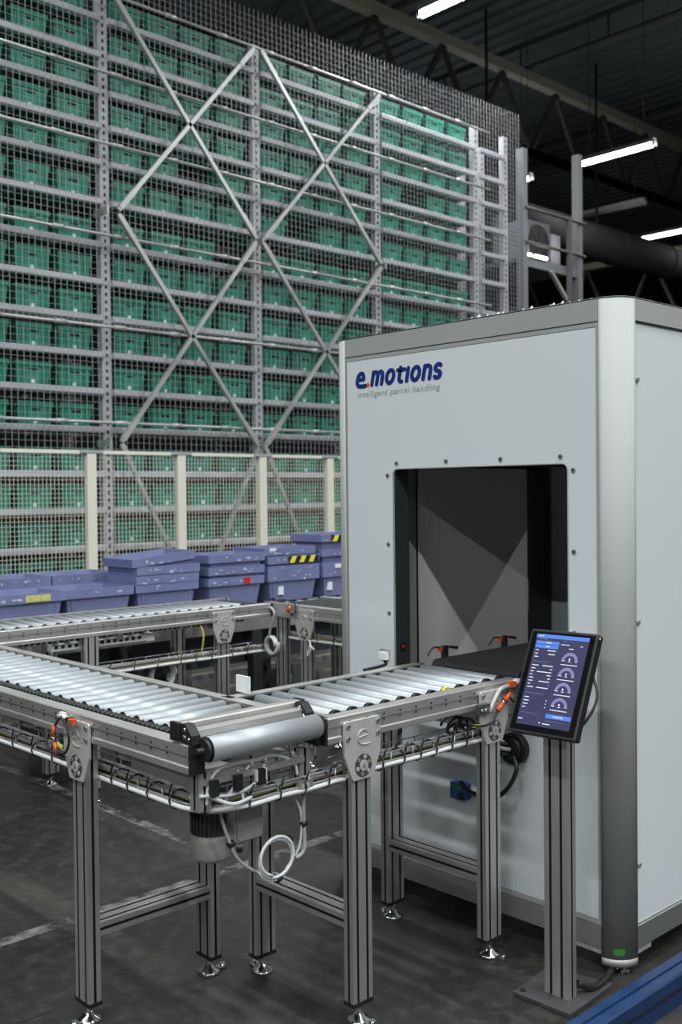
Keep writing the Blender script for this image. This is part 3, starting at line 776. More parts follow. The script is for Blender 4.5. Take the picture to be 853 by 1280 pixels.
# ------------------------------------------------------------------ blue totes
def tote_mesh(w=.49, d=.36, H=.205):
    b = MB(); hw = w/2; bw = hw-.045; bd = .035
    b.frustum((-d+bd, -bd, -bw, bw), 0, (-d+.018, -.018, -hw+.022, hw-.022), H-.062, 0, (True, False))
    b.frustum((-d+.018, -.018, -hw+.022, hw-.022), H-.062, (-d, 0, -hw, hw), H-.055, 0, (False, False))
    b.frustum((-d, 0, -hw, hw), H-.055, (-d-.002, .002, -hw-.002, hw+.002), H, 0, (False, False))
    i_t = (-d+.010, -.010, -hw+.010, hw-.010)
    b.frustum(i_t, H, (-d+bd+.006, -bd-.006, -bw+.006, bw-.006), .008, 0, (False, True))
    a = (-d-.002, .002, -hw-.002, hw+.002); c = i_t
    vs = [(a[0], a[2], H), (a[1], a[2], H), (a[1], a[3], H), (a[0], a[3], H), (c[0], c[2], H), (c[1], c[2], H), (c[1], c[3], H), (c[0], c[3], H)]
    b.add(vs, [(0, 1, 5, 4), (1, 2, 6, 5), (2, 3, 7, 6), (3, 0, 4, 7)])
    for yy in (-hw+.055, hw-.055): # corner ribs on the front
        vs = [(-.035, yy*.93-.006, .005), (-.035, yy*.93+.006, .005), (-.018, yy+.006, H-.064), (-.018, yy-.006, H-.064), (-.026, yy*.93-.006, .005), (-.026, yy*.93+.006, .005), (-.009, yy+.006, H-.064), (-.009, yy-.006, H-.064)]
        b.add(vs, [(4, 5, 6, 7), (0, 4, 7, 3), (1, 2, 6, 5), (0, 1, 5, 4)])
    return b
TM = tote_mesh()
tote_me = None
def tote(x, y, z, label, rot=(0, 0, 0), marks=(), group='blue totes at the back', seed=0):
    global tote_me
    t = thing('tote', (x, y, z), label, 'tote', group); t.rotation_euler = rot
    if tote_me is None:
        o = TM.build('tote_body', 'tote', t, bevel=.004); tote_me = o
    else:
        o = tote_me.copy(); COL.objects.link(o); o.parent = t
    for kind, y0, y1, z0, z1 in marks:
        if kind == 'hazard':
            b = MB(); n = 6; b.box(.0035, .0045, y0, y1, z0, z1, 1); step = (y1-y0)/3.2; h = z1-z0
            for k in range(3):
                ya = y0+.01+k*step
                b.add([(.0052, ya, z0), (.0052, ya+step*.5, z0), (.0052, min(y1, ya+step*.5+h*.55), z1), (.0052, ya+h*.55, z1)], [(0, 1, 2, 3)], 0)
            b.build('hazard_tape', ['tape_y', 'tape_k'], t)['label'] = 'yellow and black striped hazard tape'
        else:
            xx = .0035 if z0 > .14 else -.018-.017*(1-(z0+z1)/2/.14)
            xx2 = xx+.012 if z0 < .14 else xx+.001
            b = MB(); b.box(xx-.004, xx2, y0, y1, z0, z1); b.build('sticker', kind, t)['label'] = {'tape_lbl': 'faded yellow label', 'red_lbl': 'red square label', 'tag_w': 'white label'}[kind]
    rnd = random.Random(seed*13+5); b = MB()
    for k in range(rnd.randint(4, 7)):
        yy = rnd.uniform(-.2, .18); zz = rnd.uniform(.155, .19); w = rnd.uniform(.006, .028); h = rnd.uniform(.004, .014)
        n = 7; vs = [(.0038, yy+w*math.cos(2*PI*i/n)*rnd.uniform(.5, 1), zz+h*math.sin(2*PI*i/n)*rnd.uniform(.5, 1)) for i in range(n)]
        b.add(vs, [tuple(range(n))])
    b.build('scuffed_rim', 'scuff', t)
    return t
FXT = -5.75; BZ = .812
tote(FXT+.02, 2.87, BZ, 'single blue tote with a faded yellow label at the left edge', marks=[('tape_lbl', -.02, .14, .155, .195)], seed=1)
tote(FXT, 3.36, BZ, 'single blue tote directly left of the four-high tilted stack', seed=2)
tote(-6.22, 3.03, BZ, 'lower of two nested blue totes at the left end of the rear row', seed=33)
tote(-6.22, 3.03, BZ+.055, 'upper blue tote at the left end of the rear row, behind the yellow-labelled one', seed=3)
tote(-6.22, 3.53, BZ, 'lower of two nested blue totes in the rear row behind the tilted stack', seed=34)
tote(-6.22, 3.53, BZ+.055, 'upper blue tote of the rear row, right beside the leftmost tilted stack', seed=4)
S = 3.865
for k, (dz, lab, rot, dy) in enumerate(((0, 'bottom tote of the leftmost blue stack', 0, 0), (.055, 'second tote from the bottom of the leftmost blue stack', 0, 0), (.115, 'third tote from the bottom of the leftmost blue stack', 0, .004), (.180, 'tilted top tote of the leftmost blue stack', .085, -.02))):
    tote(FXT+.005*k, S+dy, BZ+dz+(.006 if rot else 0), lab, rot=(rot, 0, 0), seed=5+k)
S = 4.435
for k, (dz, lab, mk) in enumerate(((0, 'bottom tote of the second blue stack, white label low and red square on rim', [('red_lbl', .06, .115, .155, .198), ('tag_w', -.13, -.06, .02, .06)]), (.075, 'middle tote of the second blue stack', []), (.16, 'top tote of the second blue stack from left', []))):
    tote(FXT-.0, S+.004*k, BZ+dz, lab, marks=mk, seed=10+k)
S = 4.965
for k, (dz, lab, mk, dx) in enumerate(((0, 'bottom tote of the third blue stack, white label on its wall', [('tag_w', -.14, -.095, .05, .11)], 0), (.055, 'second tote up in the third blue stack', [], 0), (.125, 'third tote up in the third blue stack, hazard tape on rim', [('hazard', -.06, .235, .152, .20)], 0), (.185, 'top tote of the third blue stack, pushed back a little', [('tag_w', -.20, -.14, .185, .204)], -.03))):
    tote(FXT+dx, S+(0 if k < 3 else -.01), BZ+dz, lab, marks=mk, seed=14+k)
S = 5.495
for k, (dz, lab, mk) in enumerate(((0, 'bottom tote of the rightmost blue stack beside the machine', [('tag_w', -.19, -.14, .05, .11)]), (.055, 'second tote up in the rightmost blue stack', [('tag_w', -.12, -.06, .16, .19)]), (.155, 'third tote up in the rightmost blue stack', []), (.265, 'top tote of the rightmost blue stack, hazard tape on rim', [('hazard', -.15, .15, .152, .20)]))):
    tote(FXT, S-.004*k, BZ+dz, lab, marks=mk, seed=18+k)

# ------------------------------------------------------------------ steel posts with fan unit right of the rack
pf = thing('steel_platform', (-9.2, 12.8, 0), 'steel posts and platform right of the rack, behind the white machine', 'steel platform'); po = pf.location
for y, zt in ((12.12, 6.45), (13.5, 6.65)):
    b = MB(); b.box(-9.06, -8.94, y-.05, y+.05, 0, zt); b.box(-9.10, -8.90, y-.09, y+.09, 0, .02); b.build('post', 'galv_d', pf, po)
for y, zt in ((12.25, 6.2), (13.4, 6.2)): MB().box(-10.5, -10.4, y-.05, y+.05, 0, 6.0).build('rear_post', 'dark_steel', pf, po)
MB().box(-9.02, -8.97, 12.17, 13.45, 4.80, 4.93).build('platform_beam', 'galv_d', pf, po)
for z in (5.13, 5.62):
    MB().cyl((-8.93, 12.1, z), (-8.93, 13.6, z), .025, 8).build('hand_rail', 'dark_steel', pf, po)
MB().box(-8.96, -8.90, 13.15, 13.21, 3.6, 5.65).build('rail_post', 'dark_steel', pf, po)
MB().bar((-8.96, 12.75, 4.8), (-8.96, 13.4, 4.2), .05, .05).build('knee_brace', 'galv_b', pf, po)
MB().box(-10.5, -9.02, 12.1, 13.5, 4.86, 4.92).build('platform_deck', 'dark_steel', pf, po)
MB().box(-9.6, -9.1, 12.2, 13.4, 4.0, 4.25).build('lower_beam', 'dark_steel', pf, po)
fu = thing('fan_unit', (-9.4, 12.75, 4.92), 'grey fan unit standing on the steel platform between the posts', 'fan unit'); fuo = fu.location
b = MB(); b.box(-9.75, -9.15, 12.42, 13.02, 4.925, 5.55, 0); b.box(-9.15, -9.13, 12.44, 12.48, 4.93, 5.53, 0); b.build('fan_housing', 'galv_d', fu, fuo, .01)
b = MB(); b.cyl((-9.15, 12.70, 5.24), (-9.13, 12.70, 5.24), .26, 28); b.build('fan_opening', 'black', fu, fuo)
b = MB()
for k in range(6):
    a = k*PI/3; b.bar((-9.125, 12.70+.04*math.cos(a), 5.24+.04*math.sin(a)), (-9.125, 12.70+.22*math.cos(a+.3), 5.24+.22*math.sin(a+.3)), .004, .06)
b.cyl((-9.13, 12.70, 5.24), (-9.115, 12.70, 5.24), .05, 16); b.build('fan_blades', 'black', fu, fuo)
lt = thing('far_lamp_stand_in', (-8.94, 12.5, 4.93), 'short lit tube on the platform beam standing in for the far hall lamp', 'stand-in lamp'); wo = lt.location  # tube added on the platform in place of the hidden far hall lamp
MB().box(-8.99, -8.95, 12.2, 12.66, 4.931, 4.945).build('housing', 'lamp_body', lt, wo)
MB().cyl((-8.955, 12.36, 4.965), (-8.955, 12.64, 4.965), .022, 10).build('lamp_tube', 'lamp_on', lt, wo); MB().cyl((-8.955, 12.21, 4.965), (-8.955, 12.26, 4.965), .022, 10).build('lamp_tube', 'lamp_on', lt, wo)
b = MB(); b.box(-9.70, -9.20, 13.10, 13.34, 4.925, 5.45); b.build('pale_side_panel', 'galv', fu, fuo)

# ------------------------------------------------------------------ the white machine
X0, X1 = -3.094, -1.894          # seams of left / right front corner columns
YF, YK = 2.9575, 4.28            # front and back faces
RC = .085
ZM0, ZM1 = .082, 2.223
mc_ = thing('scanning_tunnel', (-2.494, 3.55, 0), 'tall white machine with grey rounded frame and a square tunnel opening', 'machine'); mo = mc_.location
xl, xr = X0-RC, X1+RC            # outer side planes
yb0, yb1 = YF+RC, YK-RC
def column(cx, cy, a0, z0, z1):
    b = MB(); n = 10; out = [(cx+RC*math.cos(a0+PI/2*i/n), cy+RC*math.sin(a0+PI/2*i/n)) for i in range(n+1)]
    poly = out+[(cx, cy)]
    o = len(b.v); k = len(poly)
    b.v += [(p[0], p[1], z0) for p in poly]+[(p[0], p[1], z1) for p in poly]
    for i in range(k):
        j = (i+1) % k; b.f.append((o+i, o+j, o+k+j, o+k+i)); b.m.append(0); b.sm.append(i < n)
    b.f.append(tuple(o+i for i in reversed(range(k)))); b.m.append(0); b.sm.append(False); b.f.append(tuple(o+k+i for i in range(k))); b.m.append(0); b.sm.append(False)
    return b
for cx, cy, a0 in ((X1, yb0, -PI/2), (X0, yb0, PI), (X1, yb1, 0), (X0, yb1, PI/2)):
    column(cx, cy, a0, .055, ZM1).build('corner_column', 'frame', mc_, mo)
    column(cx, cy, a0, .030, .0545).build('column_foot_cap', 'motor_l', mc_, mo)
# top and bottom bands, each side
G = .0012
for z0, z1, nm in ((2.152, ZM1, 'top_band'), (ZM0, .156, 'bottom_band')):
    for (xa, xb, ya, yb) in ((X0+G, X1-G, YF, YF+.05), (X0+G, X1-G, YK-.05, YK), (xr-.05, xr, yb0+G, yb1-G), (xl, xl+.05, yb0+G, yb1-G)):
        MB().box(xa, xb, ya, yb, z0, z1).build(nm, 'frame' if nm == 'top_band' else 'band', mc_, mo)
# base rail under band corner (thin step)
MB().box(X1-.10, X1-G, YF+.004, YF+.05, .062, ZM0-.001).build('base_step', 'motor_l', mc_, mo); MB().box(xr-.05, xr-.004, yb0+G, yb0+.09, .062, ZM0-.001).build('base_step', 'motor_l', mc_, mo)
# inner trim strips around front panel
b = MB(); e = .004
b.box(X0+G, X1-G, YF+e, YF+.04, 2.134, 2.150); b.box(X0+G, X1-G, YF+e, YF+.04, .158, .174)
b.box(X1-.013, X1-G, YF+e, YF+.04, .1745, 2.1335); b.box(X0+G, X0+.006, YF+e, YF+.04, .1745, 2.1335)
b.build('panel_trim', 'frame', mc_, mo)
# front panel with opening (rounded top corners)
ox0, ox1, oz0, oz1 = -2.831, -2.020, .80, 1.688
px0, px1, pz0, pz1 = X0+.0065, X1-.0135, .175, 2.133
def panel_with_hole(y0, y1):
    hole = rrect(ox0, ox1, oz0, oz1, .022, 4)
    bm = bmesh.new()
    outer = [(px0, pz0), (px1, pz0), (px1, pz1), (px0, pz1)]
    vo = [bm.verts.new((p[0], y0, p[1])) for p in outer]; vh = [bm.verts.new((p[0], y0, p[1])) for p in hole]
    eds = [bm.edges.new((vs[i], vs[(i+1) % len(vs)])) for vs in (vo, vh) for i in range(len(vs))]
    r = bmesh.ops.triangle_fill(bm, use_beauty=True, use_dissolve=True, edges=eds)
    fs = [f for f in bm.faces]
    ex = bmesh.ops.extrude_face_region(bm, geom=fs)
    for v in [g for g in ex['geom'] if isinstance(g, bmesh.types.BMVert)]: v.co.y = y1
    bmesh.ops.recalc_face_normals(bm, faces=bm.faces)
    me = bpy.data.meshes.new('front_panel'); bm.to_mesh(me); bm.free(); me.materials.append(M['panel'])
    o = bpy.data.objects.new('front_panel', me); COL.objects.link(o); o.parent = mc_; o.location = (-mo[0], -mo[1], -mo[2]); return o
fp = panel_with_hole(YF+.006, YF+.012)
# steel edging around the opening
b = MB(); h = rrect(ox0-.001, ox1+.001, oz0, oz1+.001, .022, 4)
b.tube([(p[0], YF+.006, p[1]) for p in h], .0028, 6, closed=True); b.build('opening_edge', 'motor_l', mc_, mo)
# screws round the opening
b = MB()
for x, z in ((-2.811, 1.711), (-2.556, 1.712), (-2.301, 1.712), (-2.047, 1.713), (-1.996, 1.666), (-1.995, 1.392), (-1.995, 1.119), (-2.860, 1.664), (-2.859, 1.392), (-2.858, 1.119)):
    c = MB(); c.cyl((x, YF+.006, z), (x, YF+.001, z), .008, 12); c.cyl((x, YF+.001, z), (x, YF+.0005, z), .004, 6, 1); c.build('screw', ['screw', 'black'], mc_, mo)
for z in (1.959, 1.16, .355):
    c = MB(); c.cyl((xr-.008, 3.062, z), (xr-.001, 3.062, z), .008, 10); c.build('screw', 'screw', mc_, mo)
# side, back and top panels
b = MB(); b.box(xr-.016, xr-.008, yb0+.004, yb1-.004, .160, 2.148); b.build('side_panel', 'panel', mc_, mo)
b = MB(); b.box(xr-.020, xr-.002, yb0+.003, yb1-.003, 2.148, 2.1515); b.build('seal_strip', 'frame_dk', mc_, mo)
b = MB(); b.box(xl+.008, xl+.016, yb0+.004, yb1-.004, .160, 2.148); b.build('side_panel', 'panel', mc_, mo)
b = MB(); b.box(X0+.01, ox0, YK-.012, YK-.006, .16, 2.148); b.box(ox1, X1-.01, YK-.012, YK-.006, .16, 2.148); b.box(ox0, ox1, YK-.012, YK-.006, 1.69, 2.148); b.box(ox0, ox1, YK-.012, YK-.006, .16, .86)
b.build('back_panel', 'panel', mc_, mo)
b = MB(); b.box(X0, X1, YF+.05, YK-.05, 2.19, 2.205); b.box(xl+.05, X0, yb0, yb1, 2.19, 2.205); b.box(X1, xr-.05, yb0, yb1, 2.19, 2.205); b.build('roof_panel', 'frame', mc_, mo)
# top sealing edge and crumpled wrap edge
b = MB(); out = []
for cx, cy, a0 in ((X0, yb0, PI), (X1, yb0, 1.5*PI)):
    for i in range(9): a = a0+PI/2*i/8; out.append((cx+RC*.97*math.cos(a), cy+RC*.97*math.sin(a), ZM1+.002))
out = [(xl+.003, yb1, ZM1+.002)]+out+[(xr-.003, yb1, ZM1+.002)]
b.tube(out, .0035, 6); b.build('top_edge_seal', 'black', mc_, mo)
b = MB(); rnd = random.Random(3); xx = X0
while xx < X1:
    h = rnd.uniform(.002, .012)*(1.6 if xx > -2.5 else 1); w = rnd.uniform(.01, .03)
    b.add([(xx, YF+.012, ZM1+.001), (xx+w, YF+.014, ZM1+.001), (xx+w*.6, YF+.02, ZM1+h), (xx+w*.5, YF+.035, ZM1+.001)], [(0, 1, 2), (1, 3, 2), (3, 0, 2)]); xx += w*rnd.uniform(.8, 2.2)
b.build('wrap_scraps', 'wrap', mc_, mo)
# tunnel interior
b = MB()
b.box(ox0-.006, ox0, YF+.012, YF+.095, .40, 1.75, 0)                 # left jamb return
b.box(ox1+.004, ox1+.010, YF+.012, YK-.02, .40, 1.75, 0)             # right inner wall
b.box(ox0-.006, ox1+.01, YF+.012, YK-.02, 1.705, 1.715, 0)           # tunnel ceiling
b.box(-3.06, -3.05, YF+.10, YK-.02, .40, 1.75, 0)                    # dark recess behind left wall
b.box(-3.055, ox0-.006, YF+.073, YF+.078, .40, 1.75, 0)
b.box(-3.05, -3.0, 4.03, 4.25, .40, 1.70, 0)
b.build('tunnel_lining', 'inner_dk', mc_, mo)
MB().box(-2.962, -2.952, 3.247, 3.998, .50, 1.70).build('tunnel_side_panel', 'inner', mc_, mo)
MB().box(-3.02, -2.97, 3.06, 3.245, .50, 1.70).build('tunnel_side_filler', 'frame', mc_, mo)
b = MB(); b.cyl((ox0+.001, YF+.05, .985), (ox0+.004, YF+.05, .985), .018, 14, 0); b.cyl((ox0+.004, YF+.05, .985), (ox0+.007, YF+.05, .985), .008, 10, 1); b.build('safety_sensor', ['black', 'red'], mc_, mo)
b = MB(); b.box(-2.99, -2.96, 4.004, 4.018, 1.03, 1.18, 0); b.box(-2.985, -2.962, 4.000, 4.004, 1.11, 1.15, 1); b.build('inner_sensor', ['motor_l', 'blue_dev'], mc_, mo)
for z in (1.50, 1.34, 1.10):
    b = MB(); b.cyl((ox1+.004, 3.03, z), (ox1-.001, 3.03, z), .006, 8); b.build('screw', 'screw', mc_, mo)
# feet
for x, y in ((X1+.005, yb0+.0), (X0, yb0), (X1, yb1), (X0, yb1)):
    b = MB(); b.cyl((x, y, .014), (x, y, .030), .014, 12); b.lathe([(.036, 0), (.038, .005), (.03, .012), (.016, .018)], (x, y, 0), 20); b.bar((x, y, .006), (x+.05, y-.03, .006), .03, .011); b.cyl((x+.045, y-.027, .0), (x+.045, y-.027, .022), .010, 10)
    b.build('levelling_foot', 'chrome', mc_, mo)
b = MB(); n = 6; cx, cy = X1, yb0; pts = []
vs = []
for z in (.070, .092):
    for i in range(n+1):
        a = math.radians(-62+24*i/n); vs.append((cx+(RC+.0012)*math.cos(a), cy+(RC+.0012)*math.sin(a), z))
b.add(vs, [(i, i+1, n+2+i, n+1+i) for i in range(n)]); b.build('green_sticker', 'green_st', mc_, mo)
# cable gland on the front panel, with cables
gx, gz = -2.24, .690
b = MB(); b.cyl((gx, YF+.006, gz), (gx, YF-.024, gz), .056, 28); b.cyl((gx, YF-.024, gz), (gx, YF-.034, gz), .046, 24, 0, r1=.038); b.build('cable_gland', 'cable', mc_, mo)
for k in range(7):
    a = k*.9; m = ['cable_g', 'cable', 'cable_w', 'cable_g', 'cable', 'cable_g', 'cable'][k]
    p0 = (gx-.02+.022*math.cos(a), YF-.035, gz+.022*math.sin(a))
    MB().tube(smooth([p0, (p0[0]-.02, YF-.075, p0[2]+.012), (-2.29, YF-.13, .745+.01*math.sin(a)), (-2.292+.012*math.cos(a), YF-.20, .752+.01*math.sin(a))], 6), .0075, 8).build('cable', m, mc_, mo)
MB().tube(smooth([(gx+.02, YF-.04, gz-.02), (gx+.045, YF-.055, gz-.06), (gx+.01, YF-.06, gz-.13), (gx-.06, YF-.055, gz-.18), (gx-.17, YF-.04, gz-.185), (gx-.23, YF-.03, gz-.16)], 7), .008, 8).build('cable', 'cable', mc_, mo)
MB().tube(smooth([(gx-.10, YF-.05, gz-.06), (gx-.055, YF-.05, gz-.07), (gx-.035, YF-.05, gz-.11), (gx-.06, YF-.05, gz-.145), (gx-.12, YF-.05, gz-.145)], 7), .006, 8).build('cable', 'cable', mc_, mo)
b = MB(); b.box(-2.520, -2.450, YF-.030, YF+.006, .462, .520, 0); b.box(-2.515, -2.465, YF-.032, YF-.030, .500, .516, 1); b.box(-2.470, -2.450, YF-.050, YF-.030, .468, .49, 2); b.build('plug_socket', ['blue_dev', 'green_st', 'cable'], mc_, mo)

# lettering on the panel
def stroke_text(glyphs, x0, z0, h, adv, wdt, shear, y, mats, name):
    b = MB(); yb_ = y
    cx = x0
    for strokes, width, mi in glyphs:
        for st in strokes:
            pts = [(cx+p[0]*h+p[1]*h*shear, z0+p[1]*h) for p in st]
            r = wdt*h/2; n = 10
            if len(pts) == 1:
                b.cyl((pts[0][0], y, pts[0][1]), (pts[0][0], y-.0015, pts[0][1]), r*1.05, 18, mi); continue
            for (ax, az), (bx, bz) in zip(pts, pts[1:]):
                d = math.hypot(bx-ax, bz-az)
                if d < 1e-6: continue
                nx, nz = -(bz-az)/d*r, (bx-ax)/d*r
                y -= .00002
                b.prism([(ax+nx, az+nz), (bx+nx, bz+nz), (bx-nx, bz-nz), (ax-nx, az-nz)], 'y', y-.0015, y, mi)
            for (ax, az) in pts:
                y -= .00002; b.prism([(ax+r*math.cos(2*PI*i/n), az+r*math.sin(2*PI*i/n)) for i in range(n)], 'y', y-.0015, y, mi)
            y = yb_
        cx += (width+adv)*h
    return b, cx
def arc(cx, cz, rx, rz, a0, a1, n=10): return [(cx+rx*math.cos(math.radians(a0+(a1-a0)*i/n)), cz+rz*math.sin(math.radians(a0+(a1-a0)*i/n))) for i in range(n+1)]
g_e = ([[(.10, .50), (.62, .53)]+arc(.36, .52, .27, .40, 2, 180, 10)+arc(.36, .46, .27, .36, 180, 265, 6)+[(.62, .08), (.86, .10)]], .78, 0)
g_dot = ([[(.12, .13)]], .20, 1)
g_m = ([[(.1, .1), (.1, .9)], [(.1, .62)]+arc(.30, .62, .20, .27, 150, 0, 6)+[(.5, .1)], [(.5, .62)]+arc(.70, .62, .20, .27, 150, 0, 6)+[(.9, .1)]], 1.0, 0)
g_o = ([arc(.38, .5, .28, .40, 0, 360, 20)], .76, 0)
g_t = ([[(.0, .84), (.56, .84)], [(.22, .98), (.22, .34)]+arc(.40, .32, .18, .22, 180, 285, 6)], .58, 0)
g_i = ([[(.1, .1), (.1, .9)]], .20, 0)
g_n = ([[(.1, .1), (.1, .9)], [(.1, .60)]+arc(.34, .60, .24, .29, 150, 0, 7)+[(.58, .1)]], .68, 0)
g_s = ([arc(.30, .70, .21, .20, 40, 250, 9)+arc(.30, .29, .22, .20, 70, -140, 9)], .52, 0)
glyphs = [g_e, g_dot, g_m, g_o, g_t, g_i, g_o, g_n, g_s]
b, ex = stroke_text(glyphs, 0, 0, 1, .16, .27, .2, 0, None, 'l')
sc = .467/(ex-.02)
hh = .062
b, ex = stroke_text([(s_, w_, m_) for s_, w_, m_ in glyphs], 0, 0, hh, .16, .27, .2, 0, None, 'l')
kx = .465/ex
b.v = [(-3.040+v[0]*kx, YF+.006+v[1], 2.022+v[2]) for v in b.v]
lg = b.build('logo_lettering', ['logo_b', 'logo_o'], mc_, mo); lg['label'] = 'dark blue e.motions lettering with an orange dot'
def text_mesh(s, size, shear, width):
    cu = bpy.data.curves.new('txt', 'FONT'); cu.body = s; cu.size = size; cu.shear = shear; cu.resolution_u = 3; cu.space_character = 1.12; cu.extrude = .0004
    o = bpy.data.objects.new('txt', cu); COL.objects.link(o)
    bpy.context.view_layer.update()
    me = bpy.data.meshes.new_from_object(o.evaluated_get(bpy.context.evaluated_depsgraph_get()))
    bpy.data.objects.remove(o)
    xs = [v.co.x for v in me.vertices]; k = width/(max(xs)-min(xs)); m0 = min(xs)
    for v in me.vertices: v.co = ((v.co.x-m0)*k, v.co.z, v.co.y)
    return me
me = text_mesh('intelligent parcel handling', .036, .18, .445); me.materials.append(M['logo_g'])
o = bpy.data.objects.new('tagline_lettering', me); COL.objects.link(o); o.parent = mc_; o.location = (-3.028-mo[0], YF+.0052-mo[1], 1.982-mo[2]); o['label'] = 'thin grey slogan lettering'

# belt conveyor in the tunnel
bc = thing('belt_conveyor', (-2.42, 3.5, 0), 'black rubber belt conveyor running through the machine tunnel', 'belt conveyor'); bo = bc.location
b = MB(); pts = []
ya, yb, zt, rr = 2.967, 4.60, .958, .024
prof = [(ya+rr-rr*math.sin(PI*i/8), zt-rr+rr*math.cos(PI*i/8)) for i in range(9)]+[(yb-rr+rr*math.sin(PI*i/8), zt-rr-rr*math.cos(PI*i/8)) for i in range(9)]
b.prism(prof, 'x', -2.640, -2.235); b.build('belt', 'rubber', bc, bo)
MB().box(-2.228, -2.190, 2.965, 4.6, .862, .935).build('side_rail', 'motor', bc, bo); MB().box(-2.70, -2.645, 2.965, 4.6, .862, .935).build('side_rail', 'alu', bc, bo)
for y in (3.25, 4.4):
    for x in (-2.21, -2.67): MB().box(x-.02, x+.02, y-.04, y+.04, 0, .862).build('leg', 'alu', bc, bo)
for y, lab in ((3.10, 'near'), (3.48, 'far')):
    sx = sensor(bc, (-2.69-bo[0], y-bo[1], .985), (0, 1, 0), [(-2.69-bo[0], y-.02-bo[1], .985), (-2.69-bo[0], y-.07-bo[1], .99), (-2.70-bo[0], y-.09-bo[1], .96)])
    MB().box(-2.697-bo[0], -2.683-bo[0], y-.035-bo[1], y-.018-bo[1], .972, .988).build('sensor_plug', 'orange', sx)
    b = MB(); b.bar((-2.69-bo[0], y+.024-bo[1], .985), (-2.69-bo[0], y+.075-bo[1], .975), .012, .012, 0); b.box(-2.70-bo[0], -2.68-bo[0], y-.01-bo[1], y+.01-bo[1], .935, .98, 0); b.build('sensor_mount', ['black', 'orange'], sx)

# ------------------------------------------------------------------ touch panel on its post
kp = thing('control_post', (-1.89, 2.722, 0), 'grey aluminium post on a dark base plate carrying the touch screen', 'control post'); ko = kp.location
b = MB(); a = math.radians(-12); c, s = math.cos(a), math.sin(a)
q = [(-.118, -.115), (.118, -.115), (.118, .115), (-.118, .115)]
C0 = (-1.905, 2.745)
b.prism([(-2.005, 2.625), (-1.795, 2.630), (-1.812, 2.895), (-2.030, 2.850)], 'z', 0, .016); b.build('base_plate', 'dark_plate', kp, ko, .003)
for x, y in ((-1.985, 2.65), (-1.83, 2.87), (-2.0, 2.83)):
    b = MB(); b.cyl((x, y, .016), (x, y, .022), .009, 10); b.build('anchor_bolt', 'black', kp, ko)
pts, mats = profile80(-1.888, 2.715, .044, .022)
MB().prism(pts, 'z', .0165, .975, 0, mats).build('post', ['alu', 'alu_dk'], kp, ko)
mon = thing('touch_screen', (-1.865, 2.60, .86), 'black tilted touch screen showing gauges, mounted on the grey post', 'touch screen')
# local frame: u along width (+X), w up the tilted face, n out of screen
BLp = Vector((-1.990, 2.585, .855)); 
W_, H_ = .243, .335
tilt = math.asin(.145/.335)
uv = Vector((1, .03, .012)).normalized(); wv = Vector((.030, math.sin(tilt), math.cos(tilt))); wv = (wv-uv*wv.dot(uv)).normalized(); nv = uv.cross(wv)*1.0   # n points to -Y
mon.location = BLp
mon.matrix_world = Matrix(((uv.x, wv.x, nv.x, BLp.x), (uv.y, wv.y, nv.y, BLp.y), (uv.z, wv.z, nv.z, BLp.z), (0, 0, 0, 1)))
b = MB(); b.prism(rrect(0, W_, 0, H_, .006), 'z', -.030, 0); b.build('housing', 'black', mon, bevel=.003)
sx0, sx1, sz0, sz1 = .026, W_-.026, .026, H_-.016
b = MB(); b.box(.008, W_-.008, .008, H_-.008, .0002, .0008); b.build('glass', 'screen_glass', mon)
b = MB(); b.add([(sx0, sz0, .0012), (sx1, sz0, .0012), (sx1, sz1, .0012), (sx0, sz1, .0012)], [(0, 1, 2, 3)]); scr = b.build('screen', 'screen', mon)
def uix(u): return sx0+u*(sx1-sx0)
def uiz(w): return sz1-w*(sz1-sz0)
ui = MB()
def rect(u0, u1, w0, w1, mi, d=.0016): ui.add([(uix(u0), uiz(w1), d), (uix(u1), uiz(w1), d), (uix(u1), uiz(w0), d), (uix(u0), uiz(w0), d)], [(0, 1, 2, 3)], mi)
rect(0, 1, 0, .042, 0); rect(.02, .46, .075, .112, 0); rect(.02, .46, .118, .155, 0); rect(.52, .98, .855, .900, 0)
rect(.22, .31, .088, .097, 1, .0019); rect(.22, .30, .132, .141, 1, .0019); rect(.66, .84, .873, .882, 1, .0019); rect(.05, .14, .017, .026, 1, .0019)
for w, l, r in ((.175, .06, .16), (.215, .06, .13), (.25, .08, 0)):
    rect(.04, .04+l, w, w+.009, 1)
    if r: rect(.43-r, .43, w, w+.009, 1)
rect(.04, .36, .305, .309, 2)
for k, (l, r) in enumerate(((.13, .20), (.08, .04), (.06, .28), (.05, .08), (.08, .05), (.08, .20), (.05, .01), (.12, .22))):
    w = .345+.0345*k; rect(.04, .04+l, w, w+.009, 1); rect(.44-r, .44, w, w+.009, 1)
rect(.04, .38, .655, .659, 2)
for k, l in enumerate((.09, .10, .09, .06)):
    w = .70+.036*k; rect(.04, .04+l, w, w+.009, 1)
    if k: rect(.46, .475, w-.02, w-.008, 1)
rect(.04, .38, .87, .873, 2); rect(.52, .86, .93, .933, 2)
rect(.02, .10, .935, .945, 1); rect(.42, .45, .955, .966, 1); rect(.49, .63, .96, .969, 1)
rect(.05, .22, .052, .057, 2); rect(.50, .66, .095, .102, 1); rect(.86, .91, .10, .107, 1); rect(.66, .75, .135, .143, 1); rect(.52, .60, .058, .062, 2)
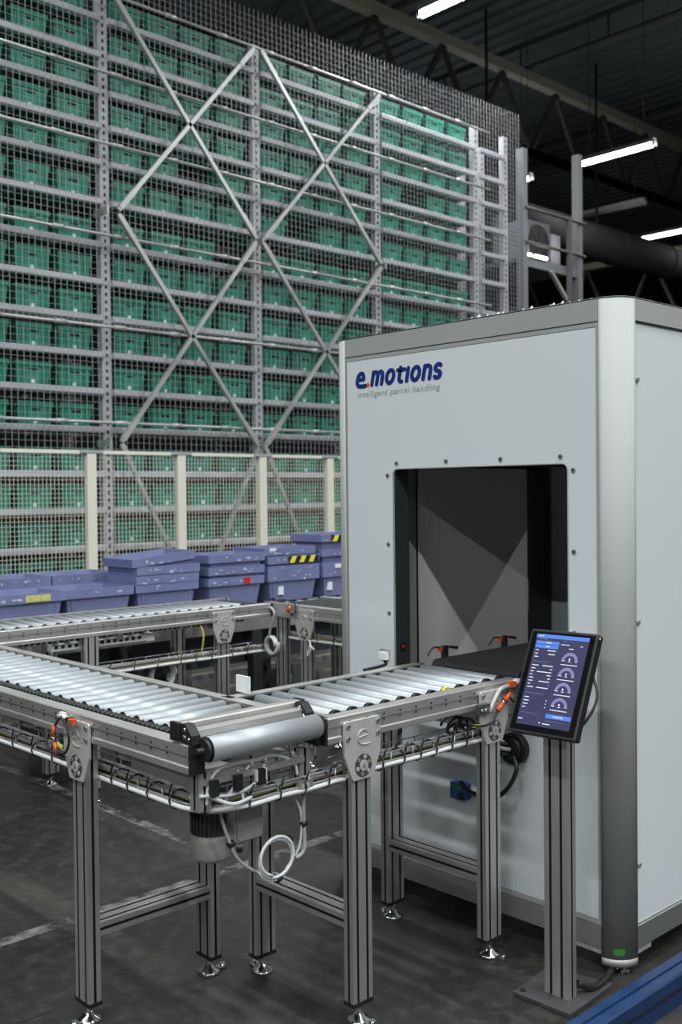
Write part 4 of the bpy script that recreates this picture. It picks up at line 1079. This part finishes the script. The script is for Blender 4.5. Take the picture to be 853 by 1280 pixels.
for k in range(4):
    cu_, cw = .72, .275+.165*k
    R1, R2 = .150, .098; n = 20; o = len(ui.v); asp = (sx1-sx0)
    cx, cz = uix(cu_), uiz(cw)
    for i in range(n+1):
        a = PI*i/n
        ui.v += [(cx+R1*asp*math.cos(a), cz+R1*asp*math.sin(a), .0016), (cx+R2*asp*math.cos(a), cz+R2*asp*math.sin(a), .0016)]
    for i in range(n): ui.f.append((o+2*i, o+2*i+1, o+2*i+3, o+2*i+2)); ui.m.append(2); ui.sm.append(False)
    rect(.705, .728, cw-.035, cw-.012, 1); rect(.70, .745, cw-.002, cw+.006, 1); rect(.57, .64, cw-.006, cw+.001, 1); rect(.82, .87, cw-.006, cw+.001, 1)
    rect(.57, .88, cw+.035, cw+.043, 1)
ui.build('screen_display', ['ui_blue', 'ui_text', 'ui_dim'], scr)
b = MB(); b.box(W_*.3, W_*.6, .04, .16, -.06, -.0305); b.build('rear_mount', 'black', mon)
MB().tube(smooth([(W_-.01, .06, -.04), (W_+.012, .11, -.04), (W_+.014, .16, -.04), (W_-.01, .21, -.035)], 6), .004, 6).build('cable', 'cable', mon)
b = MB(); b.cyl((W_-.002, H_-.012, -.012), (W_+.003, H_-.012, -.012), .006, 8); b.build('side_button', 'chrome', mon)
b = MB(); b.tube(smooth([(-1.85, 2.75, .05), (-1.83, 2.82, .022), (-1.85, 2.93, .018), (-1.90, 3.05, .02)], 6), .012, 8)
tag(b.build('floor_cable', 'cable'), 'black cable on the floor between the post and the machine', 'cable')

# blue floor rail
b = MB(); b.prism([(-1.684, 0), (-1.684, .094), (-1.678, .100), (-1.648, .100), (-1.646, .092), (-1.642, .092), (-1.640, .098), (-1.612, .098), (-1.606, .092), (-1.606, 0)], 'y', -1.0, 6.5, 0, [0, 0, 0, 0, 1, 0, 0, 0, 0, 0])
b.box(-1.606, -1.6045, -1.0, 6.5, .045, .058, 1)
tag(b.build('floor_guard_rail', ['blue_rail', 'blue_dk']), 'blue metal guard rail on the floor at the lower right corner', 'guard rail')
b = MB(); b.lathe([(.006, 0), (.008, .004), (.006, .009), (.002, .011)], (-2.83, 2.62, 0), 10); tag(b.build('floor_debris', 'black'), 'tiny black bolt lying on the floor', 'bolt')

# ------------------------------------------------------------------ lights
def area(x, y, z, sx_, sy_, power, col=(1, .985, .95)):
    l = bpy.data.lights.new('hall_lamp_light', 'AREA'); l.shape = 'RECTANGLE'; l.size = sx_; l.size_y = sy_; l.energy = power; l.color = col
    o = bpy.data.objects.new('hall_lamp_light', l); COL.objects.link(o); o.location = (x, y, z); return o
PW = 190
CL = (.93, .985, 1.0)
for yy in (-9.8, -2.2, 3.6):
    for xx in (-8.6, -5.75, -2.9, -.05, 2.8, 5.65, 8.5):
        area(xx, yy, 7.9, 1.6, .2, PW*((.25 if yy > 0 else .4) if xx < -3 else 1.0 if xx < 0 else 1.1), CL)
for yy, xs in ((10.5, (-8.6, -5.75, -2.9, -.05, 2.8)), (17.6, (-10.86, -8., -5.2, -2.3)), (24., (-13.65, -10.8, -7.9))):
    for xx in xs: area(xx, yy, 7.9, 1.6, .2, PW*(.9 if yy < 12 else .45), CL)
for yy, x0_, x1_ in ((3.6, -10, 9), (10.5, -18, 4), (17.6, -18, 2)):   # upward spill of the open lamp battens
    o = area((x0_+x1_)/2, yy, 7.95, x1_-x0_, .1, 50, CL); o.rotation_euler = (PI, 0, 0)
w = bpy.data.worlds.new('World'); SC.world = w; w.use_nodes = True
w.node_tree.nodes['Background'].inputs['Color'].default_value = (.02, .022, .025, 1); w.node_tree.nodes['Background'].inputs['Strength'].default_value = 1

# ------------------------------------------------------------------ camera
f_px, yaw, pitch, roll = 1299.26, .813186904, -.0190633975, -.0102200123
fw = Vector((-math.sin(yaw)*math.cos(pitch), math.cos(yaw)*math.cos(pitch), math.sin(pitch)))
r = Vector((math.cos(yaw), math.sin(yaw), 0)); u = r.cross(fw)
r2 = r*math.cos(roll)+u*math.sin(roll); u2 = -r*math.sin(roll)+u*math.cos(roll)
cam = bpy.data.cameras.new('camera'); co = bpy.data.objects.new('camera', cam); COL.objects.link(co)
co.matrix_world = Matrix(((r2.x, u2.x, -fw.x, 0), (r2.y, u2.y, -fw.y, 0), (r2.z, u2.z, -fw.z, 1.6), (0, 0, 0, 1)))
cam.sensor_fit = 'VERTICAL'; cam.sensor_height = 36; cam.sensor_width = 24; cam.lens = f_px/1280*36
cam.clip_end = 200
cam.dof.use_dof = True; cam.dof.focus_distance = 3.4; cam.dof.aperture_fstop = 4.5
SC.camera = co
SC.view_settings.view_transform = 'Standard'; SC.view_settings.look = 'None'; SC.view_settings.gamma = 1; SC.view_settings.use_curve_mapping = False
SC.view_settings.exposure = 0.05
